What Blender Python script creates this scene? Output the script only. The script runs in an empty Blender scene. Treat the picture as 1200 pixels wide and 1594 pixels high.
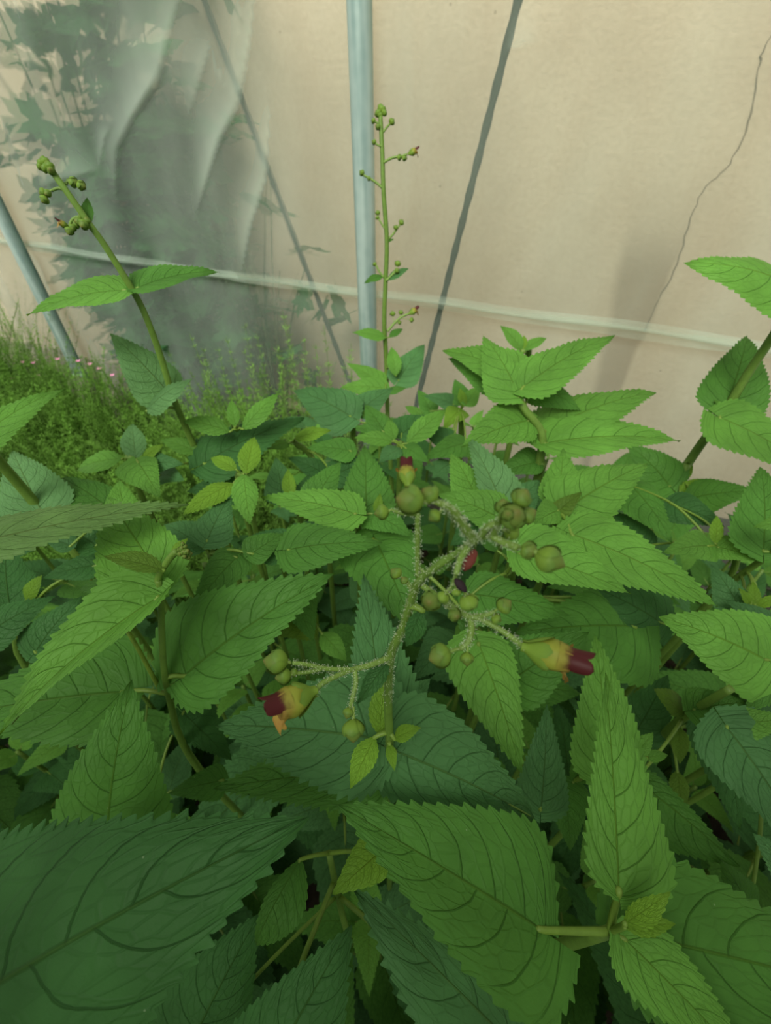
import bpy, math, random
import numpy as np
from mathutils import Vector, Matrix, Quaternion

random.seed(7); np.random.seed(7)
scene = bpy.context.scene
COL = scene.collection

# ------------------------------------------------------------------ camera, sky, sun, exposure
W, HH, FPX = 1200.0, 1594.0, 680.0
PITCH = math.radians(42.0)
CAM = np.array([0.0, 0.0, 0.85])
cam_data = bpy.data.cameras.new('camera')
cam = bpy.data.objects.new('camera', cam_data)
COL.objects.link(cam)
cam.location = CAM
cam.rotation_euler = (math.radians(90) - PITCH, 0, 0)
cam_data.sensor_fit = 'VERTICAL'
cam_data.sensor_height = 6.4
cam_data.sensor_width = 4.818
cam_data.lens = 6.4 * FPX / HH
cam_data.clip_start = 0.005
cam_data.clip_end = 50
cam_data.dof.use_dof = True
cam_data.dof.focus_distance = 0.15
cam_data.dof.aperture_fstop = 3.4
scene.camera = cam

world = bpy.data.worlds.new('overcast_sky')
scene.world = world
world.use_nodes = True
bg = world.node_tree.nodes['Background']
bg.inputs[0].default_value = (0.95, 1.0, 0.86, 1)
bg.inputs[1].default_value = 0.52

sun_data = bpy.data.lights.new('sun', 'SUN')
sun_data.energy = 4.1
sun_data.angle = math.radians(36)
sun_data.color = (1.0, 0.97, 0.86)
sun = bpy.data.objects.new('sun', sun_data)
COL.objects.link(sun)
sun.rotation_euler = Vector((0.22, 0.62, -0.75)).to_track_quat('-Z', 'Y').to_euler()

vs = scene.view_settings
vs.view_transform = 'Standard'; vs.look = 'None'; vs.gamma = 1.0; vs.use_curve_mapping = False
vs.exposure = 0.40

# ------------------------------------------------------------------ helpers
CP, SP = math.cos(PITCH), math.sin(PITCH)
UP = np.array([0, 0, 1.0])
def nrm(v):
    v = np.asarray(v, float); n = np.linalg.norm(v)
    return v / n if n > 1e-12 else v
def ray(x, y):
    X = (x - W/2)/FPX; Y = (y - HH/2)/FPX
    return np.array([X, CP - Y*SP, -SP - Y*CP])
def at(x, y, d):                       # photograph position plus depth (cm) -> place in the bed (m)
    return CAM + ray(x, y)*(d/100.0)
def proj(P):
    q = np.asarray(P, float) - CAM
    f = q[..., 1]*CP - q[..., 2]*SP
    dn = -q[..., 1]*SP - q[..., 2]*CP
    return W/2 + FPX*q[..., 0]/f, HH/2 + FPX*dn/f, f
FILM_Y0, FILM_K = 0.95, -0.47
FE = nrm([1, FILM_K, 0]); FN = nrm([-FILM_K, 1, 0])       # along the film, outwards
def film_pt(s, z, off=0.0):
    return np.array([0, FILM_Y0, 0]) + FE*s + FN*off + np.array([0, 0, z])
def on_film(x, y, off=0.0):            # where a sight line meets the film plane -> (s, z)
    r = ray(x, y); o = np.array([0, FILM_Y0, 0]) + FN*off
    t = np.dot(o - CAM, FN)/np.dot(r, FN)
    p = CAM + r*t
    return float(np.dot(p - o, FE)), float(p[2])

def mesh_from(name, verts, faces, uv=None, smooth=True, mats=None, attr=None):
    me = bpy.data.meshes.new(name)
    me.from_pydata([tuple(v) for v in np.asarray(verts, float)], [], [tuple(int(i) for i in f) for f in faces])
    if uv is not None:
        lay = me.uv_layers.new(name='UVMap')
        li = np.empty(len(me.loops), dtype=np.int32); me.loops.foreach_get('vertex_index', li)
        lay.data.foreach_set('uv', np.asarray(uv, dtype=np.float32)[li].ravel())
    if attr is not None:
        for k, vals in attr.items():
            a = me.attributes.new(k, 'FLOAT', 'POINT'); a.data.foreach_set('value', np.asarray(vals, dtype=np.float32))
    if smooth: me.polygons.foreach_set('use_smooth', [True]*len(me.polygons))
    for m in (mats or []): me.materials.append(m)
    return me
WLOC = {}
def link(name, me, loc, parent=None, mat=None, color=None, rot=None):
    o = bpy.data.objects.new(name, me); COL.objects.link(o)
    loc = np.asarray(loc, float)
    if mat is not None and len(me.materials) == 0: me.materials.append(mat)
    if parent is not None:
        o.parent = parent; o.location = loc - WLOC[parent.name]
    else: o.location = loc
    WLOC[o.name] = loc
    if rot is not None: o.rotation_euler = rot
    if color is not None: o.color = (color[0], color[1], color[2], 1)
    return o
def empty(name, loc, label, cat, group=None):
    o = bpy.data.objects.new(name, None); COL.objects.link(o)
    o.empty_display_size = 0.02
    o.location = loc; WLOC[o.name] = np.asarray(loc, float)
    tag(o, label, cat, group); return o
def tag(o, label=None, cat=None, group=None, kind=None):
    if label: o['label'] = label
    if cat: o['category'] = cat
    if group: o['group'] = group
    if kind: o['kind'] = kind
    return o

def smooth_path(P, R, sub=6):
    P = np.asarray(P, float); R = np.asarray(R, float); n = len(P)
    if n < 3: 
        t = np.linspace(0, 1, sub+1)[:, None]
        return P[0]*(1-t)+P[1]*t, (R[0]*(1-t)+R[1]*t).ravel()
    out = []; rr = []
    for i in range(n-1):
        p0 = P[max(i-1, 0)]; p1 = P[i]; p2 = P[i+1]; p3 = P[min(i+2, n-1)]
        for k in range(sub):
            t = k/sub
            out.append(0.5*((2*p1)+(-p0+p2)*t+(2*p0-5*p1+4*p2-p3)*t*t+(-p0+3*p1-3*p2+p3)*t**3))
            rr.append(R[i]*(1-t)+R[i+1]*t)
    out.append(P[-1]); rr.append(R[-1])
    return np.array(out), np.array(rr)
def tube(P, R, sides=8, square=0.0):
    P = np.asarray(P, float); n = len(P); T = np.gradient(P, axis=0)
    V = []; F = []; u = None
    for i in range(n):
        t = nrm(T[i])
        if u is None: u = nrm(np.cross(t, [0.31, 0.87, 0.21]))
        u = nrm(u - t*np.dot(u, t)); w = np.cross(t, u)
        for k in range(sides):
            a = 2*math.pi*k/sides
            r = R[i]*(1 + square*math.cos(4*a))
            V.append(P[i] + r*(math.cos(a)*u + math.sin(a)*w))
    for i in range(n-1):
        for k in range(sides):
            a = i*sides+k; b = i*sides+(k+1) % sides
            F.append((a, b, b+sides, a+sides))
    F.append(tuple(range(sides))[::-1]); F.append(tuple(range((n-1)*sides, n*sides)))
    return np.array(V), F

# ------------------------------------------------------------------ materials
class NT:
    def __init__(s, name):
        s.m = bpy.data.materials.new(name); s.m.use_nodes = True
        s.t = s.m.node_tree; s.t.nodes.clear()
        s.out = s.n('ShaderNodeOutputMaterial')
    def n(s, typ, ins=None, **kw):
        d = s.t.nodes.new(typ)
        for k, v in kw.items(): setattr(d, k, v)
        for k, v in (ins or {}).items(): s.set(d.inputs[k], v)
        return d
    def set(s, sock, v):
        if isinstance(v, bpy.types.NodeSocket): s.t.links.new(v, sock)
        elif isinstance(v, bpy.types.Node): s.t.links.new(v.outputs[0], sock)
        else:
            if isinstance(v, (tuple, list)) and len(v) == 3 and sock.type == 'RGBA': v = (*v, 1)
            sock.default_value = v
    def math(s, op, a, b=None, c=None, clamp=False):
        d = s.t.nodes.new('ShaderNodeMath'); d.operation = op; d.use_clamp = clamp
        s.set(d.inputs[0], a)
        if b is not None: s.set(d.inputs[1], b)
        if c is not None: s.set(d.inputs[2], c)
        return d.outputs[0]
    def ramp(s, v, a, b, c=0.0, d=1.0, smooth=True):
        return s.n('ShaderNodeMapRange', {0: v, 1: a, 2: b, 3: c, 4: d}, interpolation_type='SMOOTHSTEP' if smooth else 'LINEAR').outputs[0]
    def mix(s, f, a, b, blend='MIX'):
        d = s.n('ShaderNodeMix', data_type='RGBA', blend_type=blend)
        s.set(d.inputs[0], f); s.set(d.inputs[6], a); s.set(d.inputs[7], b)
        return d.outputs[2]
    def done(s, sh):
        s.t.links.new(sh.outputs[0], s.out.inputs[0]); return s.m

def mat_leaf(name, spots=True, transl=0.32):
    N = NT(name)
    uv = N.n('ShaderNodeUVMap', uv_map='UVMap'); sp = N.n('ShaderNodeSeparateXYZ', {0: uv})
    t = sp.outputs[0]; v = N.math('MULTIPLY_ADD', sp.outputs[1], 2.0, -1.0)
    av = N.math('ABSOLUTE', v); sg = N.math('GREATER_THAN', v, 0.0)
    info = N.n('ShaderNodeObjectInfo')
    rnd = info.outputs['Random']
    av2 = N.math('MULTIPLY', av, av)
    wob = N.n('ShaderNodeTexNoise', {'Vector': uv, 'Scale': 5.0, 'Detail': 1.0})
    t0 = N.math('SUBTRACT', N.math('SUBTRACT', t, N.math('MULTIPLY', av, 0.12)), N.math('MULTIPLY', av2, 0.16))
    t0 = N.math('MULTIPLY_ADD', N.math('SUBTRACT', wob.outputs[0], 0.5), 0.03, t0)
    ph = N.math('MULTIPLY_ADD', sg, 0.45, N.math('MULTIPLY', t0, 6.5))
    dist = N.math('ABSOLUTE', N.math('SUBTRACT', N.math('FRACT', ph), 0.5))
    vein = N.ramp(dist, 0.0, 0.04, 1.0, 0.0)
    vein = N.math('MULTIPLY', vein, N.ramp(av, 0.75, 1.0, 1.0, 0.15))
    mid = N.ramp(av, 0.0, 0.035, 1.0, 0.0)
    cmb = N.n('ShaderNodeCombineXYZ', {0: N.math('MULTIPLY', t0, 15.0), 1: N.math('MULTIPLY', v, 5.0), 2: N.math('MULTIPLY', rnd, 9.0)})
    vor = N.n('ShaderNodeTexVoronoi', {'Vector': cmb, 'Scale': 1.0}, feature='DISTANCE_TO_EDGE')
    cell = N.ramp(vor.outputs['Distance'], 0.0, 0.12, 1.0, 0.0)
    tc = N.n('ShaderNodeTexCoord')
    big = N.n('ShaderNodeTexNoise', {'Vector': tc.outputs['Object'], 'Scale': 38.0, 'Detail': 3.0})
    var = N.ramp(big.outputs[0], 0.3, 0.7, 0.82, 1.16, False)
    col = N.mix(1.0, info.outputs['Color'], N.n('ShaderNodeCombineColor', {0: var, 1: var, 2: var}), 'MULTIPLY')
    dark = N.mix(1.0, col, (0.42, 0.5, 0.38), 'MULTIPLY')
    col = N.mix(N.math('MULTIPLY', vein, 0.55), col, dark)
    col = N.mix(N.math('MULTIPLY', cell, 0.10), col, dark)
    mcol = N.mix(1.0, col, (0.95, 0.8, 0.5), 'MULTIPLY')
    col = N.mix(N.math('MULTIPLY', mid, 0.8), col, mcol)
    if spots:
        sv = N.n('ShaderNodeTexVoronoi', {'Vector': tc.outputs['Object'], 'Scale': 110.0, 'Randomness': 1.0})
        s2 = N.math('LESS_THAN', sv.outputs['Distance'], 0.03)
        col = N.mix(N.math('MULTIPLY', s2, 0.22), col, (0.5, 0.6, 0.4))
    h = N.math('SUBTRACT', 1.0, N.math('MAXIMUM', N.math('MAXIMUM', vein, mid), N.math('MULTIPLY', cell, 0.3)))
    fine = N.n('ShaderNodeTexNoise', {'Vector': tc.outputs['Object'], 'Scale': 900.0, 'Detail': 2.0})
    h = N.math('MULTIPLY_ADD', fine.outputs[0], 0.25, h)
    bump = N.n('ShaderNodeBump', {'Strength': 0.7, 'Distance': 0.0009, 'Height': h})
    pr = N.n('ShaderNodeBsdfPrincipled', {'Base Color': col, 'Roughness': 0.52, 'Specular IOR Level': 0.13, 'Normal': bump})
    tcol = N.mix(1.0, col, (1.5, 1.25, 0.35), 'MULTIPLY')
    tr = N.n('ShaderNodeBsdfTranslucent', {'Color': tcol, 'Normal': bump})
    mx = N.n('ShaderNodeMixShader', {0: transl, 1: pr, 2: tr})
    return N.done(mx)

def mat_plain(name, color, rough=0.55, spec=0.3, noise=0.15, scale=60.0, metal=0.0, objcol=False, bump=0.0, transl=0.0):
    N = NT(name)
    tc = N.n('ShaderNodeTexCoord')
    nz = N.n('ShaderNodeTexNoise', {'Vector': tc.outputs['Object'], 'Scale': scale, 'Detail': 4.0})
    f = N.ramp(nz.outputs[0], 0.3, 0.7, 1-noise, 1+noise, False)
    base = N.n('ShaderNodeObjectInfo').outputs['Color'] if objcol else color
    col = N.mix(1.0, base, N.n('ShaderNodeCombineColor', {0: f, 1: f, 2: f}), 'MULTIPLY')
    pr = N.n('ShaderNodeBsdfPrincipled', {'Base Color': col, 'Roughness': rough, 'Specular IOR Level': spec, 'Metallic': metal})
    if bump: N.set(pr.inputs['Normal'], N.n('ShaderNodeBump', {'Strength': 0.5, 'Distance': bump, 'Height': nz.outputs[0]}))
    if transl:
        tr = N.n('ShaderNodeBsdfTranslucent', {'Color': col})
        return N.done(N.n('ShaderNodeMixShader', {0: transl, 1: pr, 2: tr}))
    return N.done(pr)

def mat_grad(name, c0, c1, z0, z1, rough=0.5, transl=0.2):
    N = NT(name); tc = N.n('ShaderNodeTexCoord'); s = N.n('ShaderNodeSeparateXYZ', {0: tc.outputs['Object']})
    nz = N.n('ShaderNodeTexNoise', {'Vector': tc.outputs['Object'], 'Scale': 5.0, 'Detail': 3.0})
    z = N.math('MULTIPLY_ADD', N.math('SUBTRACT', nz.outputs[0], 0.5), 0.35, s.outputs[2])
    col = N.mix(N.ramp(z, z0, z1), c0, c1)
    pr = N.n('ShaderNodeBsdfPrincipled', {'Base Color': col, 'Roughness': rough, 'Specular IOR Level': 0.15})
    tr = N.n('ShaderNodeBsdfTranslucent', {'Color': col})
    return N.done(N.n('ShaderNodeMixShader', {0: transl, 1: pr, 2: tr}))

M_LEAF = mat_leaf('leaf_green')
M_LEAF2 = mat_leaf('shrub_leaf', spots=False, transl=0.3)
M_STEM = mat_plain('stem_green', (0.1, 0.2, 0.03), 0.45, 0.3, 0.12, 300, objcol=True, transl=0.12)
M_HAIR = mat_plain('gland_hair', (0.72, 0.8, 0.6), 0.5, 0.4, 0.05, 100, transl=0.3)
M_BUD = mat_grad('bud_green', (0.10, 0.16, 0.028), (0.12, 0.12, 0.03), 0.75, 1.05, transl=.1)
M_SEPAL = mat_grad('sepal_green', (0.14, 0.235, 0.03), (0.085, 0.16, 0.03), 0.15, 0.8, transl=.1)
M_COROLLA = mat_grad('corolla_yellow_green', (0.2, 0.23, 0.03), (0.2, 0.10, 0.03), 0.5, 1.0, transl=.1)
M_LIP = mat_grad('maroon_lip', (0.2, 0.19, 0.03), (0.055, 0.009, 0.010), 0.66, 0.86, 0.45, transl=.1)
M_LIP2 = mat_grad('orange_lip', (0.3, 0.22, 0.04), (0.3, 0.12, 0.04), 0.7, 1.05, 0.45, transl=.15)
M_WITHER = mat_plain('withered_petal', (0.11, 0.025, 0.018), 0.7, 0.2, 0.4, 400)
M_DRY = mat_plain('dry_style', (0.02, 0.012, 0.015), 0.8, 0.2, 0.3, 400)
M_FINE = mat_plain('fine_foliage', (0.12, 0.26, 0.035), 0.6, 0.2, 0.55, 14.0, transl=0.35)
M_SPRIG = mat_plain('sprig_green', (0.16, 0.3, 0.06), 0.6, 0.2, 0.3, 30.0, transl=0.3)
M_PINK = mat_plain('tiny_pink_petal', (0.6, 0.25, 0.4), 0.6, 0.2, 0.2, 50)
M_ROPE = mat_plain('dark_rope', (0.02, 0.032, 0.022), 0.8, 0.2, 0.4, 300, bump=0.002)
M_SOIL = mat_plain('soil', (0.022, 0.018, 0.011), 0.95, 0.1, 0.5, 40, bump=0.01)
M_STONE = mat_plain('pale_stone', (0.3, 0.27, 0.22), 0.85, 0.2, 0.25, 30, bump=0.004)
M_BARK = mat_plain('twig_bark', (0.06, 0.09, 0.035), 0.85, 0.2, 0.4, 60, bump=0.003)

def mat_zinc():
    N = NT('galvanised_steel'); tc = N.n('ShaderNodeTexCoord')
    mp = N.n('ShaderNodeMapping', {0: tc.outputs['Object'], 3: (60, 60, 3)})
    nz = N.n('ShaderNodeTexNoise', {'Vector': mp, 'Scale': 1.0, 'Detail': 4.0})
    sp = N.n('ShaderNodeTexVoronoi', {'Vector': tc.outputs['Object'], 'Scale': 55.0})
    f = N.math('MULTIPLY_ADD', sp.outputs['Distance'], 0.12, nz.outputs[0])
    col = N.mix(N.ramp(f, 0.35, 0.75), (0.25, 0.36, 0.345), (0.40, 0.50, 0.47))
    return N.done(N.n('ShaderNodeBsdfPrincipled', {'Base Color': col, 'Metallic': 0.55, 'Roughness': N.ramp(f, 0.3, 0.8, 0.32, 0.5)}))
M_ZINC = mat_zinc()

def mat_wall():
    N = NT('beige_rendered_wall'); tc = N.n('ShaderNodeTexCoord'); o = tc.outputs['Object']
    a = N.n('ShaderNodeTexNoise', {'Vector': o, 'Scale': 3.2, 'Detail': 5.0, 'Roughness': 0.6})
    b = N.n('ShaderNodeTexNoise', {'Vector': o, 'Scale': 90.0, 'Detail': 3.0})
    c = N.n('ShaderNodeTexVoronoi', {'Vector': o, 'Scale': 16.0})
    col = N.mix(N.ramp(a.outputs[0], 0.3, 0.72), (0.45, 0.36, 0.262), (0.56, 0.46, 0.345))
    col = N.mix(N.ramp(b.outputs[0], 0.35, 0.8, 0, 0.22), col, (0.36, 0.27, 0.18))
    pit = N.math('LESS_THAN', c.outputs['Distance'], 0.045)
    col = N.mix(N.math('MULTIPLY', pit, 0.5), col, (0.2, 0.15, 0.1))
    # darker brown band: a slanting patch between two lines in wall coordinates (x along, z up)
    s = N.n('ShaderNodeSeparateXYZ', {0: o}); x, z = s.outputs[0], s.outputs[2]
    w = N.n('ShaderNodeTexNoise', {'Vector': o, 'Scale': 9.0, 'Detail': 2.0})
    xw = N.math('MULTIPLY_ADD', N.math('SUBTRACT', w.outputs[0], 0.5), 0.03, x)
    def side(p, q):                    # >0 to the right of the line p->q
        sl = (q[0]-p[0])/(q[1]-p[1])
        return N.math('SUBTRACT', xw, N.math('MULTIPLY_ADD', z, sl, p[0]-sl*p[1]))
    L0, L1, R0, R1 = DARK_BAND
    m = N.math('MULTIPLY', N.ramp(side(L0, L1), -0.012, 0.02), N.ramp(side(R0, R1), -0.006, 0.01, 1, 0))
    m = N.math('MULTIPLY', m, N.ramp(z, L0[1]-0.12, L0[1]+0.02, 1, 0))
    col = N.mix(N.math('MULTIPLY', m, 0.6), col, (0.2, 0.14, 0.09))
    bp = N.n('ShaderNodeBump', {'Strength': 0.4, 'Distance': 0.003, 'Height': b.outputs[0]})
    return N.done(N.n('ShaderNodeBsdfPrincipled', {'Base Color': col, 'Roughness': 0.9, 'Specular IOR Level': 0.15, 'Normal': bp}))

def mat_film():
    N = NT('milky_polythene_film'); tc = N.n('ShaderNodeTexCoord')
    mp = N.n('ShaderNodeMapping', {0: tc.outputs['Object'], 3: (1.0, 1.0, 0.35)})
    a = N.n('ShaderNodeTexNoise', {'Vector': mp, 'Scale': 4.5, 'Detail': 4.0, 'Roughness': 0.55})
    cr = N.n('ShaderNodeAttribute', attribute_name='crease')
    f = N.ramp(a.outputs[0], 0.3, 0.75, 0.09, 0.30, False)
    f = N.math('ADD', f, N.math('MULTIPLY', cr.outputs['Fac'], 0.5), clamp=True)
    di = N.n('ShaderNodeBsdfDiffuse', {'Color': (0.66, 0.8, 0.7)})
    tl = N.n('ShaderNodeBsdfTranslucent', {'Color': (0.66, 0.8, 0.7)})
    milk = N.n('ShaderNodeMixShader', {0: 0.5, 1: di, 2: tl})
    tp = N.n('ShaderNodeBsdfTransparent', {'Color': (0.97, 0.985, 0.96)})
    ms = N.n('ShaderNodeAttribute', attribute_name='mist')
    rf = N.n('ShaderNodeBsdfRefraction', {'Color': (0.95, 0.98, 0.95), 'Roughness': 0.2, 'IOR': 1.2})
    tp = N.n('ShaderNodeMixShader', {0: ms.outputs['Fac'], 1: tp, 2: rf})
    f = N.math('MULTIPLY_ADD', ms.outputs['Fac'], 0.06, f, clamp=True)
    s1 = N.n('ShaderNodeMixShader', {0: f, 1: tp, 2: milk})
    gl = N.n('ShaderNodeBsdfGlossy', {'Color': (0.9, 0.95, 0.92), 'Roughness': 0.28})
    fr = N.n('ShaderNodeFresnel', {0: 1.35})
    s2 = N.n('ShaderNodeMixShader', {0: N.math('MULTIPLY', fr, 0.7), 1: s1, 2: gl})
    return N.done(s2)
M_FILM = mat_film()

# ------------------------------------------------------------------ the setting
GAP = 0.38
# ground
g = 60
xs = np.linspace(-2.6, 2.4, g+1); ys = np.linspace(-1.2, 3.4, g+1)
V = []; F = []
for j in range(g+1):
    for i in range(g+1):
        V.append((xs[i], ys[j], 0.012*math.sin(9*xs[i])*math.cos(7*ys[j]) + random.uniform(-.008, .008)))
for j in range(g):
    for i in range(g):
        a = j*(g+1)+i; F.append((a, a+1, a+g+2, a+g+1))
floor = link('floor', mesh_from('floor', V, F), (0, 0, 0), mat=M_SOIL)
tag(floor, 'dark bare garden soil under the leafy plants', 'ground', kind='structure')

# beige wall behind the film; its own frame: x along the wall, z up
def wall_xz(px, py): s, z = on_film(px, py, GAP); return (s, z)
DARK_BAND = (wall_xz(975, 330), wall_xz(925, 600), wall_xz(1095, 300), wall_xz(960, 620))
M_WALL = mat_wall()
bx = []
def box(x0, x1, y0, y1, z0, z1):
    v = [(x, y, z) for z in (z0, z1) for y in (y0, y1) for x in (x0, x1)]
    f = [(0, 2, 3, 1), (4, 5, 7, 6), (0, 1, 5, 4), (2, 6, 7, 3), (0, 4, 6, 2), (1, 3, 7, 5)]
    return v, f
v, f = box(-2.6, 1.9, 0, 0.2, -0.05, 1.75)
ang = math.atan2(FE[1], FE[0])
wall_o = film_pt(0, 0, GAP)
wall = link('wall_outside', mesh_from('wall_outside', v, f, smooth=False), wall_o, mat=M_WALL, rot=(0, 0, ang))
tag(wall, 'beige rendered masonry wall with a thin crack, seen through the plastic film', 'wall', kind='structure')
def on_wall_child(name, pts2, r, mat):
    P = np.array([(p[0], -0.0005, p[1]) for p in pts2]); R = np.full(len(P), r)
    P, R = smooth_path(P, R, 5)
    P[:, 0] += np.random.normal(0, .0012, len(P))
    V, F = tube(P, R*np.random.uniform(.6, 1.3, len(P)), 5)
    o = bpy.data.objects.new(name, mesh_from(name, V, F)); COL.objects.link(o); o.parent = wall
    o.data.materials.append(mat); WLOC[o.name] = wall_o
    return o
M_CRACK = mat_plain('crack_dark', (0.2, 0.155, 0.11), 0.95, 0.1, 0.3, 50)
on_wall_child('crack', [wall_xz(*p) for p in [(1215, 30), (1190, 75), (1180, 110), (1166, 190), (1135, 255), (1100, 290), (1075, 340), (1055, 410), (1025, 465), (1005, 515)]], 0.0013, M_CRACK)

# film wall: one sheet above the hem, a skirt below
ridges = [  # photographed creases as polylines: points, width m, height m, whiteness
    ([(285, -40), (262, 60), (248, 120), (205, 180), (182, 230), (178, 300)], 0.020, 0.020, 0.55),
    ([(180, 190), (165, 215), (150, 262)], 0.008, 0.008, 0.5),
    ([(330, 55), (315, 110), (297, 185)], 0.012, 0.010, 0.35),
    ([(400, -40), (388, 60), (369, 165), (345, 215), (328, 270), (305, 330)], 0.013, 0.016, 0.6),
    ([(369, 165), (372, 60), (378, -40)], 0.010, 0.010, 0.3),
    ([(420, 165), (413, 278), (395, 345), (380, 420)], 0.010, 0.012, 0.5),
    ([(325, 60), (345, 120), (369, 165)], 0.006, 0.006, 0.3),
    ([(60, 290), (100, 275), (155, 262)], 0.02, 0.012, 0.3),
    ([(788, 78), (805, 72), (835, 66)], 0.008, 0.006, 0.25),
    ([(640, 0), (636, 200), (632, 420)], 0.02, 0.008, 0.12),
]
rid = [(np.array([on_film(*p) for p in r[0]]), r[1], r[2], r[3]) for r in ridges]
HEM_Z = 0.85 - 0.267
def film_sheet(name, s0, s1, z0, z1, ns, nz, off0, wr):
    S = np.linspace(s0, s1, ns+1); Z = np.linspace(z0, z1, nz+1)
    SS, ZZ = np.meshgrid(S, Z)
    D = 0.006*np.sin(SS*7.0+1.0)*np.sin(ZZ*4+SS*2) + 0.003*np.sin(SS*23+ZZ*9) + 0.0012*np.sin(SS*61-ZZ*30)
    C = np.zeros_like(D)
    if wr:
        for pts, w, hgt, wh in rid:
            best = np.full(D.shape, 9.0); sgn = np.zeros(D.shape); par = np.zeros(D.shape)
            for q_, (a, b) in enumerate(zip(pts[:-1], pts[1:])):
                ab = b-a; L2 = (ab**2).sum()
                t = np.clip(((SS-a[0])*ab[0]+(ZZ-a[1])*ab[1])/L2, 0, 1)
                dx = SS-(a[0]+t*ab[0]); dz = ZZ-(a[1]+t*ab[1]); dd = np.hypot(dx, dz)
                m = dd < best; par = np.where(m, (q_+t)/(len(pts)-1), par); best = np.where(m, dd, best); sgn = np.where(m, dx, sgn)
            env = np.sin(math.pi*np.clip(par*.94+.03, 0, 1))**.7
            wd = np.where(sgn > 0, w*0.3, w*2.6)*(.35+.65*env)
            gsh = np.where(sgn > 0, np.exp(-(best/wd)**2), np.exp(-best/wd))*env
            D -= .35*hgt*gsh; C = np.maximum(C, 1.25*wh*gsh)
    D = D + off0
    V = (np.array([0, FILM_Y0, 0])[None, None] + SS[..., None]*FE + D[..., None]*FN); V[..., 2] += ZZ
    V = V.reshape(-1, 3); n1 = ns+1
    F = [(j*n1+i, j*n1+i+1, (j+1)*n1+i+1, (j+1)*n1+i) for j in range(nz) for i in range(ns)]
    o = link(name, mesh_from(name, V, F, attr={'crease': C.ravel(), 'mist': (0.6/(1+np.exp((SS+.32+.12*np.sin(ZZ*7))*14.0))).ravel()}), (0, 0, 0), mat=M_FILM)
    return o
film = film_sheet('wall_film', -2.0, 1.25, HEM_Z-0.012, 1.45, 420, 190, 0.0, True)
tag(film, 'translucent creased plastic greenhouse film stretched behind the plants', 'film wall', kind='structure')
skirt = film_sheet('trim_1', -2.0, 1.25, 0.0, HEM_Z+0.004, 160, 40, 0.012, False)
tag(skirt, 'lower strip of clear plastic film below the horizontal hem', 'film skirt', kind='structure')
# hem: the rolled lower edge of the upper sheet
S = np.linspace(-2.0, 1.25, 90)
P = np.array([film_pt(s, HEM_Z + 0.004*math.sin(s*3.3) + 0.002*math.sin(s*17), -0.002) for s in S])
V = []; F = []; C = []
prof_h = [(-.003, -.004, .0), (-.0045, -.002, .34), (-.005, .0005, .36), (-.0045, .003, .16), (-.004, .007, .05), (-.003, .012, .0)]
for p_ in P:
    for off_, dz_, c_ in prof_h: V.append(p_ + FN*off_ + UP*dz_); C.append(c_)
for i_ in range(len(P)-1):
    for j_ in range(5): F.append((i_*6+j_, (i_+1)*6+j_, (i_+1)*6+j_+1, i_*6+j_+1))
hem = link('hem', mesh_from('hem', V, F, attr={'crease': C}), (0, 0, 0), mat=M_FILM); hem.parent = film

# galvanised hoop posts inside the film, with clamp caps hidden below
def post(s, label):
    b = film_pt(s, 0, -0.03)
    e = empty('steel_post', b, label, 'post', 'galvanised tunnel posts')
    zz = np.linspace(0, 1.6, 12)
    V, F = tube(np.array([(0, 0, z) for z in zz]), np.full(12, 0.0185), 24)
    o = link('tube', mesh_from('tube', V, F), b, e, M_ZINC)
    for z in (0.2,):
        V, F = tube(np.array([(0, 0, z-0.02), (0, 0, z-.018), (0, 0, z+0.018), (0, 0, z+.02)]), np.array([.0195, .0215, .0215, .0195]), 24)
        link('clamp', mesh_from('clamp', V, F), b, e, M_ZINC)
    return e
post(-0.024/FE[0], 'vertical galvanised steel tube post in the middle of the film wall')
post(-1.012/FE[0], 'slimmer looking galvanised steel post at the far left by the feathery foliage')

# bracing ropes outside the film
def rope(p0, p1, r, label):
    a = np.array(film_pt(*on_film(*p0), 0.03)); b = np.array(film_pt(*on_film(*p1), 0.03))
    d = (b-a)/(b[2]-a[2]); top = a + d*(1.45-a[2]); bot = a + d*(0.0-a[2])
    n = 160; P = np.array([bot+(top-bot)*k/n for k in range(n+1)])
    R = r*(1+0.12*np.sin(np.arange(n+1)*1.3))
    V, F = tube(P-bot, R, 8)
    o = link('bracing_rope', mesh_from('bracing_rope', V, F), bot, mat=M_ROPE)
    tag(o, label, 'rope', 'bracing ropes outside the film')
rope((797, 0), (650, 600), 0.0060, 'dark taut bracing rope slanting down right of the steel post')
rope((300, 0), (530, 590), 0.0052, 'dark slanting rope behind the creased film left of the steel post')

# pale edging stones at the foot of the left post
def stone(px, py, off, sx, sy, sz, label):
    s, z = on_film(px, py, off); c = film_pt(s, 0, off)
    v, f = [], []
    n = 10
    for j in range(n+1):
        th = math.pi*j/n
        for i in range(12):
            ph = 2*math.pi*i/12
            q = np.array([math.sin(th)*math.cos(ph), math.sin(th)*math.sin(ph), math.cos(th)])
            q = np.sign(q)*np.abs(q)**0.6
            q *= 1+random.uniform(-.05, .05)
            v.append(q*np.array([sx, sy, sz])+np.array([0, 0, sz]))
    for j in range(n):
        for i in range(12):
            f.append((j*12+i, j*12+(i+1) % 12, (j+1)*12+(i+1) % 12, (j+1)*12+i))
    o = link('edging_stone', mesh_from('edging_stone', v, f), c, mat=M_STONE, rot=(0, 0, ang))
    tag(o, label, 'stone', 'edging stones')
stone(95, 540, -0.06, 0.045, 0.03, 0.11, 'pale edging stone just left of the far left post foot')
stone(150, 560, -0.05, 0.05, 0.025, 0.10, 'pale edging stone just right of the far left post foot')

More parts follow.
